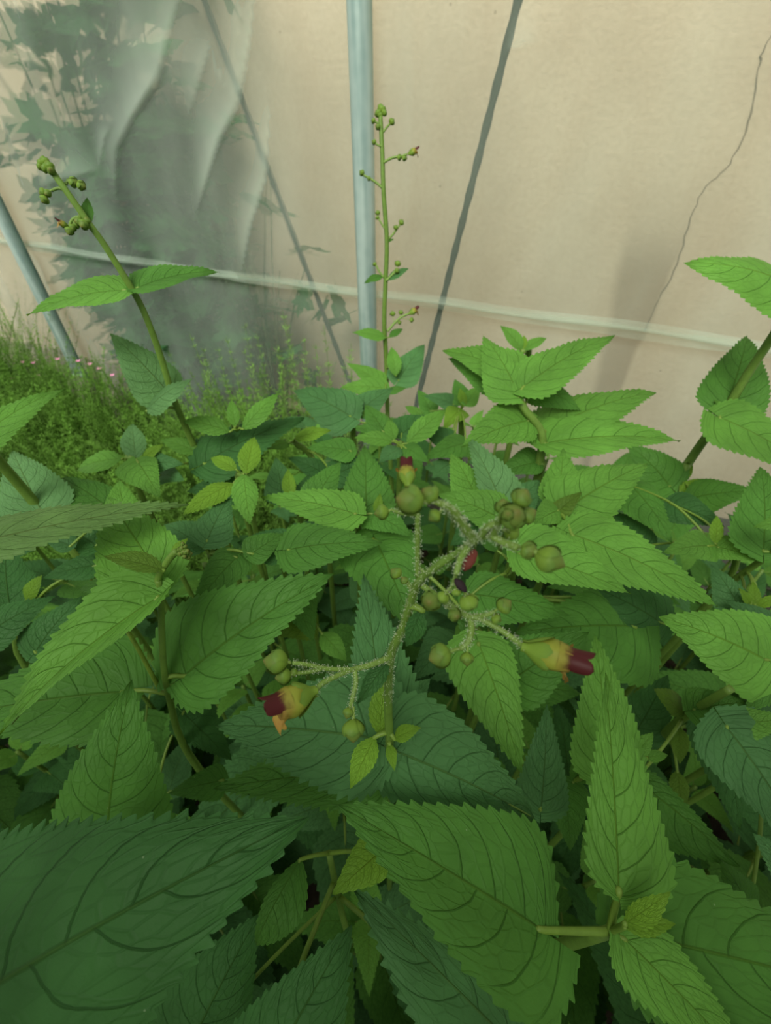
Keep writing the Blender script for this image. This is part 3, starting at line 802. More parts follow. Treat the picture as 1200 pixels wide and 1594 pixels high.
# ---- right
pr = plant('tall stem at the right edge', 'tall plant at the right edge with a round leaf against the beige wall', [(1040, 775, 42), (1075, 715, 39.5), (1130, 637, 36), (1165, 580, 34), (1205, 520, 31.8), (1250, 445, 29.5)],
    [(1245, 452, 29.4, 1064, 409, 29, 1196, 410, 1180, 482, 2),
     (1130, 636, 35.5, 1163, 523, 38, 1090, 600, 1199, 602, 1),
     (1120, 650, 34.5, 1295, 760, 32, 1190, 645, 1138, 700, 2),
     (1042, 757, 40, 975, 690, 41, 1064, 712, 985, 758, 1),
     (1078, 775, 38, 1180, 765, 34.5, 1122, 741, 1130, 805, 1),
     (1062, 748, 40, 1078, 722, 40, 1052, 740, 1075, 738, 3, dict(young=True, nt=8)),
     (1058, 765, 39.5, 1094, 745, 39, 1070, 746, 1082, 765, 3, dict(young=True, nt=8)),
     (1125, 640, 35.6, 1112, 622, 35.4, 1113, 634, 1124, 626, 2, dict(young=True, nt=6)),
     (1134, 644, 35.4, 1160, 648, 35, 1145, 641, 1148, 652, 2, dict(young=True, nt=6))], r=6)
pvr = plant('upright leaf at the right edge', 'plant at the right edge with a tall upright pointed leaf', [(1105, 935, 34), (1130, 912, 30.5), (1180, 876, 27.5), (1240, 836, 24.5)],
    [(1188, 858, 26.5, 1183, 726, 30, 1140, 812, 1236, 812, 1),
     (1245, 812, 23.5, 1172, 821, 24, 1205, 799, 1205, 834, 2),
     (1175, 943, 26, 1172, 905, 26.5, 1164, 928, 1181, 928, 3, dict(young=True, nt=7)),
     (1168, 942, 26, 1150, 915, 26, 1152, 930, 1164, 922, 3, dict(young=True, nt=7)),
     (1178, 945, 26, 1215, 925, 25.5, 1195, 930, 1200, 945, 3, dict(young=True, nt=7)),
     (1152, 948, 26.5, 1106, 878, 28, 1098, 925, 1146, 905, 4)], r=5)
py_ = plant('yellowish plant on the right', 'yellowish young plant near the right edge below the round leaf', [(1125, 915, 34), (1116, 855, 28.5)],
    [(1102, 850, 27.8, 1032, 860, 27, 1075, 823, 1078, 874, 2),
     (1118, 852, 28, 1184, 874, 26.5, 1145, 823, 1142, 884, 2),
     (1113, 846, 28, 1116, 802, 28.5, 1105, 825, 1122, 828, 3, dict(young=True, nt=8)),
     (1045, 785, 33, 1128, 820, 31, 1095, 778, 1070, 832, 0),
     (982, 756, 33, 1047, 845, 29, 1018, 766, 968, 802, 1),
     (1000, 850, 31, 955, 795, 33, 960, 830, 1005, 815, 0)], r=4.5)
prr = plant('broad matt leaf on the right', 'plant at the right edge with a broad matt leaf pointing left', [(1230, 1110, 30), (1205, 1030, 22.5)],
    [(1192, 1027, 22.2, 1026, 960, 24, 1160, 940, 1145, 1090, 2),
     (1215, 1040, 22.5, 1160, 1110, 21.5, 1155, 1070, 1215, 1100, 1),
     (1200, 980, 25, 1130, 935, 26, 1180, 930, 1150, 975, 4),
     (1230, 985, 24, 1175, 1010, 24, 1200, 970, 1205, 1020, 2)], r=6)
pz = plant('olive shoot on the right', 'shaded shoot with olive young leaves low on the right', [(1000, 1180, 32), (1042, 1135, 26), (1085, 1103, 23.2), (1137, 1072, 21.2)],
    [(1065, 1112, 24, 1017, 1072, 23.5, 1048, 1070, 1030, 1103, 5, dict(young=True)),
     (1056, 1130, 24.5, 1058, 1190, 23.5, 1041, 1160, 1074, 1160, 5, dict(young=True)),
     (1054, 1200, 25, 1060, 1264, 24, 1037, 1236, 1075, 1236, 5, dict(young=True)),
     (1080, 1105, 23, 1165, 1092, 22, 1120, 1052, 1135, 1130, 1),
     (990, 1215, 21.5, 1152, 1350, 19, 1080, 1270, 1025, 1335, 1),
     (1120, 1120, 26, 1150, 1290, 25, 1090, 1190, 1160, 1200, 0),
     (990, 1140, 28, 1040, 1050, 29, 965, 1090, 1050, 1110, 0)], r=6.5)
pzr = plant('grooved leaf at the right edge', 'plant at the lower right edge with a grooved bluish leaf', [(1180, 1180, 28), (1135, 1126, 19.6)],
    [(1131, 1132, 19.2, 1265, 1340, 17, 1125, 1220, 1240, 1180, 4),
     (1140, 1128, 19.4, 1240, 1120, 18.5, 1180, 1105, 1185, 1150, 2),
     (1262, 1390, 16.5, 1170, 1296, 17.5, 1185, 1360, 1235, 1310, 4),
     (1165, 1420, 19, 1122, 1338, 18.5, 1120, 1385, 1165, 1370, 1)], r=5)

# ------------------------------------------------------------------ flowers and buds
def lathe(prof, sides=14, lobes=0, lobe_amp=0.0):
    V = []; F = []
    for r, z in prof:
        for k in range(sides):
            a = 2*math.pi*k/sides
            rr = r*(1+lobe_amp*math.cos(lobes*a)) if lobes else r
            V.append((rr*math.cos(a), rr*math.sin(a), z))
    n = len(prof)
    for i in range(n-1):
        for k in range(sides):
            F.append((i*sides+k, i*sides+(k+1) % sides, (i+1)*sides+(k+1) % sides, (i+1)*sides+k))
    F.append(tuple(range(sides))[::-1]); F.append(tuple(range((n-1)*sides, n*sides)))
    return V, F
def petal(fn, nu=8, nv=6):
    V = []; F = []
    for i in range(nu+1):
        for j in range(-nv, nv+1):
            V.append(fn(i/nu, j/nv))
    m = 2*nv+1
    for i in range(nu):
        for j in range(2*nv): F.append((i*m+j, i*m+j+1, (i+1)*m+j+1, (i+1)*m+j))
    return V, F
def bud_r(z): return 0.5*math.sqrt(max(0, 1-((z-.5)/.5)**2))**0.9
# bud: unit length along z, round tip slightly pinched
BUD = mesh_from('bud', *lathe([(max(.02, 0.46*math.sin(math.pi*min(1, z)**0.9)**0.8), z) for z in np.linspace(0.0, 1, 11)], 14), mats=[M_BUD])
def sepal_fn(u, v):
    z = 0.02 + 0.72*u
    r = 0.46*max(.05, math.sin(math.pi*min(1, z)**0.9))**0.8 + 0.045 + 0.035*v + 0.02*u*u
    a = v*0.78*(math.sin(math.pi*min(1, 0.18+u*0.82))**0.6+.02)
    return (r*math.cos(a), r*math.sin(a), z)
SEPAL = mesh_from('sepal', *petal(sepal_fn, 7, 4), mats=[M_SEPAL])  # 
TINY = mesh_from('bud_small', *lathe([(max(.03, 0.46*math.sin(math.pi*z**0.9)**0.8), z) for z in np.linspace(0, 1, 7)], 8), mats=[M_BUD])
# flower: urn along z
def urn(z): 
    return float(np.interp(z, [0, .08, .25, .42, .55, .7, .86, 1.3], [.05, .075, .19, .275, .29, .265, .225, .22]))
prof = [(max(.03, urn(z)), z) for z in np.linspace(0, .86, 10)]
inner = [(urn(.86)*.86, .84), (urn(.7)*.85, .7), (urn(.5)*.7, .5)]
COROLLA = mesh_from('corolla_tube', *lathe(prof+inner, 20, 5, .05), mats=[M_COROLLA])
def lip_fn(off):
    def fn(u, v):
        q = max(0.0, (u-.4)/.6)*math.pi/2
        z = 0.62 + (0.3*u/.4 if u < .4 else .3 + .3*math.sin(q))
        r = urn(min(.86, z))*1.04 + 0.06*u*u - .03*v*v*u
        a = off + v*0.72*max(0.0, math.cos(q))**.6
        bulge = -0.05*math.cos(v*1.5)*0 
        return ((r+bulge)*math.cos(a), (r)*math.sin(a), z - 0.03*abs(v)*u)
    return fn
LIPU = [mesh_from('upper_lip', *petal(lip_fn(o), 9, 5), mats=[M_LIP]) for o in (-.62, .62)]
def low_fn(off, ln):
    def fn(u, v):
        r0 = urn(.8)
        ww = 0.5*max(0.0, math.cos(u*math.pi/2))**.6; u = math.sin(u*math.pi/2)
        a = off+v*ww
        curl_ = u*ln
        return ((r0+.02+0.26*curl_)*math.cos(a), (r0+.02+.26*curl_)*math.sin(a), .74 + 0.2*math.sin(min(1.57, u*1.8)) - .1*u*u)
    return fn
LIPL = [mesh_from('lower_lip', *petal(low_fn(o, l), 7, 4), mats=[M_LIP2]) for o, l in ((math.pi, 1.3), (math.pi-1.0, .6), (math.pi+1.0, .6))]
STAM = mesh_from('stamen', *lathe([(.015, .5), (.018, .86), (.035, .88), (.04, .92), (.02, .95)], 8), mats=[mat_plain('pollen_yellow', (.5, .42, .2), .7, .2, .2, 20)])
def fsepal_fn(u, v):
    z = 0.0 + 0.52*u
    r = max(.07, urn(z)) + 0.028 + 0.02*v
    a = v*0.72*(math.sin(math.pi*min(1, 0.35+u*0.65))**0.5+.02)
    return (r*math.cos(a), r*math.sin(a), z)
FSEPAL = mesh_from('sepal', *petal(fsepal_fn, 6, 4), mats=[M_SEPAL])

def frame(P, d, size, up=(0, 0, 1), fat=1.0):
    z = Vector(nrm(d)); x = Vector(nrm(np.cross(np.cross(z, up), z)+1e-9)); y = z.cross(x)
    M = Matrix((( x.x, y.x, z.x), (x.y, y.y, z.y), (x.z, y.z, z.z))).to_4x4()
    return Matrix.Translation(Vector(P)) @ M @ Matrix.Diagonal((size*fat, size*fat, size, 1))
def put(name, me, M, parent):
    o = bpy.data.objects.new(name, me); COL.objects.link(o); o.parent = parent
    base = Matrix.Translation(Vector(-WLOC[parent.name])) if parent.name in WLOC else Matrix()
    o.matrix_local = base @ M; return o
def add_bud(plant, P, d, size, parts=True, fat=1.0):
    d = nrm(d)
    b = put('bud', BUD if parts else TINY, frame(np.asarray(P)-d*size*.0, d, size, fat=fat), plant)
    if parts:
        for k in range(5): put('sepal', SEPAL, Matrix.Rotation(2*math.pi*k/5, 4, 'Z'), b)
    return b
def add_flower(plant, P, d, size, up=(0, 0, 1), fat=1.0):
    f = put('flower', COROLLA, frame(P, d, size, up, fat), plant)
    for m in LIPU: put('upper_lip', m, Matrix(), f)
    for m in LIPL: put('lower_lip', m, Matrix(), f)
    for k in range(5): put('sepal', FSEPAL, Matrix.Rotation(2*math.pi*k/5+.3, 4, 'Z'), f)
    for k in range(3): put('stamen', STAM, Matrix.Rotation(.12*(k-1), 4, 'X') @ Matrix.Translation((-.1, .09*(k-1), 0)), f)
    return f
HAIRS = []
def branch(plant, pts, r0, r1, hair=0, name='flower_stalk', col=(0.13, 0.22, 0.04)):
    P = np.array([at(*p) for p in pts]); dm = np.mean([p[2] for p in pts])/100
    R = np.linspace(r0, r1, len(P))*dm/FPX
    P, R = smooth_path(P, R, 6)
    V, F = tube(P-P[0], R, 10)
    o = link(name, mesh_from(name, V, F), P[0], plant, M_STEM, col)
    if hair: HAIRS.append((P, R, hair))
    return P
def px_bud(plant, x, y, d, rpx, sx, sy, sd, parts=True, stalk=True, fat=1.0):
    """bud centred at the photo position, its foot towards (sx,sy,sd)"""
    C = at(x, y, d); S = at(sx, sy, sd); dr = nrm(C-S)
    size = 2.15*rpx*d/100/FPX
    foot = C - dr*size*.5
    if stalk:
        P, R = smooth_path(np.array([S, (S+foot)/2 + UP*.0004, foot+dr*size*.04]), np.array([1.4, 1.2, 1.8])*0.0003*max(.5, min(1.0, size/.005)), 4)
        V, F = tube(P-S, R, 7); link('pedicel', mesh_from('pedicel', V, F), S, plant, M_STEM, (0.16, 0.25, 0.05))
        HAIRS.append((P, R, 40)) if parts else None
    return add_bud(plant, foot, dr, size, parts, fat)

# main stem hairs
HAIRS.append((smooth_path(np.array([at(*p) for p in [(604, 1090, 14.3), (608, 1022, 12.3), (628, 975, 11.3), (648, 912, 10.2), (680, 882, 9.4), (720, 856, 8.8), (738, 840, 8.4), (766, 832, 8.0)]]), np.array([6.3*d/100/FPX for d in (14.3, 12.3, 11.3, 10.2, 9.4, 8.8, 8.4, 8.0)]), 6) + (90,)))
# A: upright thin stalk and its cyme
branch(cen, [(650, 898, 10.0), (650, 850, 9.6), (650, 800, 9.2)], 4.0, 4.2, 110)
branch(cen, [(650, 800, 9.2), (630, 800, 9.1), (612, 795, 9.0)], 3.6, 3.0, 80)
px_bud(cen, 594, 798, 9.0, 11, 612, 795, 9.0)
add_flower(cen, at(634, 758, 8.7), nrm(at(632, 712, 9.0)-at(634, 758, 8.7)), 42*8.5/100/FPX, up=nrm(at(640, 735, 7.5)-at(634, 735, 8.5)), fat=1.1)
branch(cen, [(648, 800, 9.2), (642, 785, 9.0), (634, 758, 8.7)], 3, 3.4, 60)
# B: thick hairy branch to the upper left
branch(cen, [(738, 842, 8.4), (722, 820, 8.0), (705, 795, 7.6), (686, 784, 7.4)], 8.5, 5.5, 170)
px_bud(cen, 668, 770, 7.3, 14, 688, 786, 7.4, fat=1.05)
px_bud(cen, 637, 779, 7.1, 22, 686, 786, 7.4, fat=1.0)
px_bud(cen, 676, 804, 7.5, 10, 692, 792, 7.5)
# C: cluster to the upper right
branch(cen, [(766, 832, 8.0), (776, 815, 7.7), (786, 806, 7.5)], 7, 5, 150)
branch(cen, [(748, 834, 8.1), (760, 820, 7.8), (772, 815, 7.7)], 6, 5, 130)
px_bud(cen, 798, 803, 7.2, 20, 786, 815, 7.6)
px_bud(cen, 812, 774, 7.3, 15, 797, 795, 7.5)
px_bud(cen, 822, 801, 7.5, 13, 805, 810, 7.6)
px_bud(cen, 783, 788, 7.5, 12, 783, 806, 7.6)
px_bud(cen, 790, 801, 7.0, 9, 786, 812, 7.5)
px_bud(cen, 797, 829, 8.3, 11, 782, 826, 8.0)
# D: to the right
branch(cen, [(766, 834, 8.0), (785, 845, 7.9), (806, 853, 7.7)], 6.5, 6, 120)
px_bud(cen, 824, 857, 7.5, 13, 806, 853, 7.7, fat=1.05)
px_bud(cen, 856, 871, 7.3, 22, 832, 860, 7.4, fat=0.92)
# E: hanging part with withered flowers
branch(cen, [(728, 852, 8.6), (716, 872, 8.4), (710, 895, 8.3)], 6, 4.5, 130)
branch(cen, [(716, 872, 8.4), (708, 900, 8.5), (700, 920, 8.7)], 3.5, 2.5, 60)
def withered(P, d, size, mat, name):
    V, F = lathe([(.12, 0), (.26, .2), (.3, .5), (.22, .8), (.12, .95), (.04, 1)], 12, 5, .18)
    V = [(x*(1+.25*math.sin(5*z+x*9)), y, z+.1*math.sin(9*x)) for x, y, z in V]
    o = put(name, mesh_from(name, V, F, mats=[mat]), frame(P, d, size), cen); return o
withered(at(722, 885, 8.6), nrm(at(738, 860, 8.7)-at(722, 885, 8.6)), 34*8.6/100/FPX, M_WITHER, 'withered_flower')['label'] = 'shrivelled dark red flower'
withered(at(710, 902, 8.3), nrm(at(722, 918, 8.3)-at(710, 902, 8.3)), 24*8.3/100/FPX, M_DRY, 'withered_style')['label'] = 'blackened dry flower remnant'
px_bud(cen, 730, 938, 8.6, 14, 716, 905, 8.4)
px_bud(cen, 711, 922, 8.5, 7, 706, 900, 8.4)
px_bud(cen, 690, 930, 8.9, 9, 700, 915, 8.7)
# F: lower right branch with the big flower
branch(cen, [(655, 910, 10.2), (690, 935, 9.9), (725, 958, 9.6), (745, 962, 9.5), (775, 978, 9.4), (800, 995, 9.3), (816, 1008, 9.3)], 5.2, 4.2, 150)
add_flower(cen, at(812, 1004, 9.3), nrm(at(912, 1036, 8.9)-at(812, 1004, 9.3)), 86*9.1/100/FPX, up=nrm(at(865, 1005, 8.8)-at(865, 1030, 9.3)), fat=0.98)
px_bud(cen, 671, 935, 9.3, 15, 684, 928, 9.9)
px_bud(cen, 708, 957, 9.3, 10, 692, 944, 9.9)
branch(cen, [(735, 960, 9.6), (755, 958, 9.4), (770, 952, 9.3)], 5, 3, 120)
px_bud(cen, 785, 942, 9.2, 12, 770, 952, 9.3)
px_bud(cen, 773, 963, 9.4, 8, 762, 957, 9.4)
branch(cen, [(732, 960, 9.6), (734, 980, 9.6), (728, 1000, 9.6), (716, 1010, 9.6)], 6, 4.5, 160)
px_bud(cen, 684, 1021, 9.4, 18, 716, 1010, 9.6, fat=0.95)
px_bud(cen, 727, 1026, 9.5, 10, 728, 1002, 9.6)
# G: little twig to the left
branch(cen, [(641, 925, 10.4), (637, 910, 10.4), (632, 902, 10.4)], 3, 2.2, 90)
px_bud(cen, 616, 892, 10.4, 9, 632, 905, 10.4)
px_bud(cen, 629, 903, 10.3, 6, 636, 914, 10.4)
# H: left branch
branch(cen, [(608, 1022, 12.3), (580, 1034, 12.0), (550, 1042, 11.8)], 5.0, 4.2, 110)
branch(cen, [(552, 1042, 11.8), (510, 1041, 11.5), (475, 1034, 11.2), (455, 1032, 11.1)], 3.8, 3.0, 120)
px_bud(cen, 429, 1030, 11.0, 18, 452, 1032, 11.1, fat=0.95)
branch(cen, [(500, 1041, 11.4), (480, 1046, 11.3), (464, 1048, 11.2)], 3.4, 3.0, 100)
px_bud(cen, 441, 1053, 11.1, 12, 464, 1048, 11.2)
px_bud(cen, 457, 1047, 11.2, 6, 470, 1046, 11.3, stalk=False)
branch(cen, [(548, 1042, 11.8), (520, 1054, 11.4), (500, 1065, 11.1), (490, 1078, 10.9)], 4.0, 4.2, 110)
add_flower(cen, at(492, 1076, 10.9), nrm(at(418, 1106, 10.2)-at(492, 1076, 10.9)), 76*10.5/100/FPX, up=nrm(at(440, 1070, 10.3)-at(440, 1100, 10.5)), fat=1.12)
branch(cen, [(552, 1043, 11.8), (554, 1062, 11.7), (549, 1085, 11.6), (545, 1102, 11.6)], 4.0, 3.4, 120)
px_bud(cen, 542, 1110, 11.5, 8, 546, 1098, 11.6)
px_bud(cen, 550, 1137, 11.4, 16, 550, 1100, 11.6)

# glandular hairs on the central flower head: one mass nobody could count
V = []; F = []
for P, R, dens in HAIRS:
    seg = np.linalg.norm(np.diff(P, axis=0), axis=1); Lt = seg.sum()
    n = int(dens*100*Lt*0.85); cs = np.concatenate([[0], np.cumsum(seg)])
    for _ in range(n):
        q = random.random()*Lt; i = min(len(seg)-1, int(np.searchsorted(cs, q)-1)); i = max(0, i)
        k = (q-cs[i])/max(1e-9, seg[i]); c = P[i]*(1-k)+P[i+1]*k; r = R[i]*(1-k)+R[i+1]*k
        tdir = nrm(P[i+1]-P[i]); rv = nrm(np.cross(tdir, np.random.normal(size=3)))
        d = nrm(rv+.25*np.random.normal(size=3)); ln = random.uniform(.0002, .00075)
        b = c+rv*r*.95; tip = b+d*ln
        u = nrm(np.cross(d, [.3, .8, .5])); w = np.cross(d, u); wd = .00004
        s = len(V)
        V += [b+u*wd, b-u*.5*wd+w*.87*wd, b-u*.5*wd-w*.87*wd, tip]
        F += [(s, s+1, s+3), (s+1, s+2, s+3), (s+2, s, s+3)]
        g_ = random.uniform(.00006, .000115); s = len(V)
        V += [tip+u*g_, tip-u*g_, tip+w*g_, tip-w*g_, tip+d*g_, tip-d*g_]
        F += [(s, s+2, s+4), (s+2, s+1, s+4), (s+1, s+3, s+4), (s+3, s, s+4), (s+2, s, s+5), (s+1, s+2, s+5), (s+3, s+1, s+5), (s, s+3, s+5)]
o0 = P[0]
hair = link('gland_hairs', mesh_from('gland_hairs', np.array(V)-WLOC[cen.name], F), WLOC[cen.name], cen, M_HAIR)
tag(hair, 'short pale glandular hairs on the flower stalks', kind='stuff')

branch(plm, [(248, 1072, 22.8), (218, 1015, 21.6), (192, 972, 20.8)], 3.6, 3.0, 0, 'side_shoot', (0.15, 0.24, 0.03))
branch(plm, [(196, 978, 20.9), (184, 978, 20.8), (172, 984, 20.9)], 2.6, 2.0, 0, 'side_shoot', (0.15, 0.24, 0.03))
# left bright plant: tight bud cluster
for x, y, r in [(280, 862, 4), (287, 866, 4), (291, 858, 4.5), (283, 853, 4), (296, 862, 4), (288, 850, 3.5), (279, 855, 3.5), (293, 868, 3.5), (284, 846, 3), (286, 859, 4.5)]:
    px_bud(plm, x, y, 18.1+random.uniform(-.2, .2), r, 277, 866, 18.4)
# tall left spike
def spike_bits(pl_, bits):
    for kind, pts in bits:
        if kind == 'twig': branch(pl_, pts[0], pts[1], pts[2], 0)
        elif kind == 'bud': px_bud(pl_, *pts, parts=False)
        elif kind == 'bigbud': px_bud(pl_, *pts)
spike_bits(pl, [
    ('twig', ([(84, 272, 22.2), (80, 262, 22.1), (76, 256, 22.0)], 3, 3)),
    *[('bigbud', (x, y, 22.0, r, 80, 266, 22.1)) for x, y, r in [(64, 254, 6), (70, 252, 6.5), (76, 258, 7), (70, 262, 6), (79, 265, 6), (62, 259, 5), (67, 247, 4)]],
    ('twig', ([(103, 298, 22.7), (92, 293, 22.6), (80, 297, 22.5)], 2.4, 2)),
    ('bigbud', (67, 300, 22.4, 6, 82, 297, 22.5)), ('bigbud', (69, 311, 22.4, 6, 80, 299, 22.5)), ('bigbud', (74, 301, 22.3, 5, 82, 297, 22.5)),
    ('twig', ([(104, 298, 22.7), (100, 288, 22.7), (108, 281, 22.7)], 2.4, 2)),
    ('bigbud', (115, 284, 22.7, 7, 106, 281, 22.7)), ('bigbud', (127, 289, 22.7, 6.5, 118, 285, 22.7)),
    ('twig', ([(104, 288, 22.7), (104, 283, 22.7), (105, 278, 22.7)], 1.6, 1)),
    ('twig', ([(140, 350, 23.6), (125, 338, 23.5), (113, 342, 23.4), (108, 352, 23.3)], 2.4, 2)),
    ('twig', ([(140, 352, 23.6), (128, 348, 23.5), (118, 354, 23.4)], 2.4, 2)),
    ('bigbud', (108, 360, 23.3, 6, 112, 348, 23.4)), ('bigbud', (122, 345, 23.3, 6, 132, 346, 23.5)), ('bigbud', (130, 350, 23.3, 7, 136, 345, 23.5)),
    ('bigbud', (118, 350, 23.4, 5, 128, 348, 23.5)), ('bigbud', (127, 338, 23.5, 5, 134, 345, 23.6)), ('bigbud', (135, 343, 23.4, 5, 138, 352, 23.6)), ('bigbud', (113, 355, 23.3, 5, 116, 348, 23.4)),
])
add_flower(pl, at(108, 354, 23.3), nrm(at(94, 347, 23.0)-at(108, 354, 23.3)), 16*23.2/100/FPX)
spike_bits(pt, [
    *[('bigbud', (x, y, 46, r, 592, 184, 46.1)) for x, y, r in [(594, 170, 6), (588, 176, 5), (598, 175, 4.5), (592, 166, 4), (591, 179, 4)]],
    ('twig', ([(594, 200, 46.4), (588, 192, 46.3), (583, 189, 46.2)], 1.6, 1.2)), ('bigbud', (581, 188, 46.2, 3.5, 586, 191, 46.2)), ('bigbud', (588, 197, 46.2, 4, 593, 200, 46.4)),
    ('twig', ([(596, 206, 46.6), (603, 197, 46.5), (608, 192, 46.5)], 1.8, 1.4)), ('bigbud', (610, 189, 46.4, 4.5, 605, 195, 46.5)),
    ('twig', ([(595, 228, 47), (588, 226, 46.9), (583, 222, 46.8)], 1.6, 1.2)), ('bigbud', (582, 221, 46.8, 3.5, 588, 225, 46.9)),
    ('twig', ([(597, 253, 47.6), (610, 246, 47.5), (625, 243, 47.4), (634, 240, 47.3)], 2.0, 1.5)), ('bigbud', (622, 245, 47.4, 4, 614, 245, 47.5)), ('bigbud', (630, 246, 47.3, 4, 622, 243, 47.4)),
    ('twig', ([(597, 294, 48.8), (585, 284, 48.6), (572, 276, 48.4), (564, 272, 48.3)], 2.0, 1.6)), ('bigbud', (563, 269, 48.2, 4, 568, 274, 48.3)), ('bigbud', (574, 278, 48.4, 3, 580, 281, 48.5)),
    ('twig', ([(599, 356, 50.8), (592, 345, 50.6), (588, 335, 50.5)], 1.5, 1.2)), ('bigbud', (588, 331, 50.4, 3.5, 589, 338, 50.5)), ('bigbud', (587, 339, 50.4, 2.5, 590, 344, 50.5)),
    ('twig', ([(602, 375, 51.5), (613, 363, 51.3), (622, 350, 51.1)], 1.8, 1.4)), ('bigbud', (625, 346, 51, 4, 620, 352, 51.1)), ('bigbud', (616, 354, 51, 3.5, 613, 363, 51.2)),
    ('twig', ([(597, 432, 53.6), (590, 422, 53.4), (585, 412, 53.2)], 1.6, 1.3)), ('bigbud', (583, 411, 53.2, 3, 587, 418, 53.3)),
    ('twig', ([(601, 437, 53.6), (610, 428, 53.4), (617, 418, 53.2)], 1.8, 1.4)), ('bigbud', (619, 410, 53.2, 4.5, 616, 420, 53.2)), ('bigbud', (618, 421, 53, 3.5, 612, 428, 53.3)),
    ('twig', ([(603, 516, 57.2), (613, 504, 57), (624, 494, 56.8), (637, 488, 56.6)], 2.0, 1.5)), ('bigbud', (611, 488, 56.8, 4, 613, 502, 57)), ('bigbud', (624, 486, 56.8, 3.5, 621, 496, 56.9)), ('bigbud', (641, 498, 56.7, 3.5, 626, 496, 56.8)), ('bigbud', (622, 502, 56.8, 3, 616, 504, 57)),
])
add_flower(pt, at(635, 240, 47.3), nrm(at(648, 234, 47.2)-at(635, 240, 47.3)), 16*47.3/100/FPX)
add_flower(pt, at(636, 489, 56.6), nrm(at(649, 481, 56.6)-at(636, 489, 56.6)), 16*56.6/100/FPX)

# ------------------------------------------------------------------ filler plants of the same bed, lower than the ones above
SIL = [(0, 690), (120, 740), (250, 690), (300, 660), (440, 640), (470, 640), (540, 640), (650, 640), (700, 600), (780, 600), (900, 640), (1000, 690), (1040, 740), (1100, 780), (1200, 780)]
def sil(x): return np.interp(x, [p[0] for p in SIL], [p[1] for p in SIL])
PROT = []
for k in range(6):
    fold = math.radians(random.uniform(4, 16))
    d1 = np.array([0, -math.cos(fold), math.sin(fold)]); d2 = np.array([0, math.cos(fold), math.sin(fold)])
    V, F, UV = leaf_geom(1.0, .31, .31, d1, d2, np.array([1., 0, 0]), UP, bow=random.uniform(.04, .12), nt=18, cpt=3, rows=(0, .3, .62, .88, 1), seed=100+k, tipdrop=random.uniform(.0, .12), tooth=.035)
    # lathe order puts d1 on the -y side
    pv, pf = tube(np.array([(-.22, 0, -.03), (-.1, 0, -.012), (0, 0, -.004), (.3, 0, .1*.4), (.6, 0, .03)])*np.array([1, 1, .6]), np.array([.016, .015, .014, .008, .003]), 5)
    PROT.append((mesh_from('leaf', V, F, UV, mats=[M_LEAF]), mesh_from('petiole', pv, pf, mats=[M_STEM]), V[::7]))
def visible_block(Pw):                 # would these points hide a leaf placed by hand, or rise above the bed's outline?
    x, y, f = proj(Pw)
    ok = (f > .02) & (x > 0) & (x < W-1) & (y < HH-1)
    if (f < .13).any(): return True
    if not ok.any(): return False
    xi = x[ok]; yi = y[ok]; fi = f[ok]
    if (yi < sil(xi)).any(): return True
    z = ZB[np.clip((yi/4).astype(int), 0, 399), np.clip((xi/4).astype(int), 0, 299)]
    return bool((fi < z + .004)[z < 90].mean() > 0.02) if (z < 90).any() else False
nfill = 0
USED = {}
def under_label(x, y):                 # say which understorey plant by the nearest plant that stands out
    cand_ = sorted(PLANTS, key=lambda q: math.hypot(q[1]-x, q[2]-y))
    for lim in (0, 1, 2):
        for nm, qx, qy in cand_[:14]:
            dx, dy = x-qx, y-qy
            rel = ('right of' if dx > 0 else 'left of') if abs(dx) > abs(dy) else ('behind' if dy > 0 else 'in front of')
            lab = 'shaded low plant ' + ('just ' if lim == 0 else 'a little way ' if lim == 1 else 'further off ') + rel + ' the ' + nm
            if lab not in USED: USED[lab] = 1; return lab
    return 'leafy green plant half hidden in the shaded understorey of the bed'
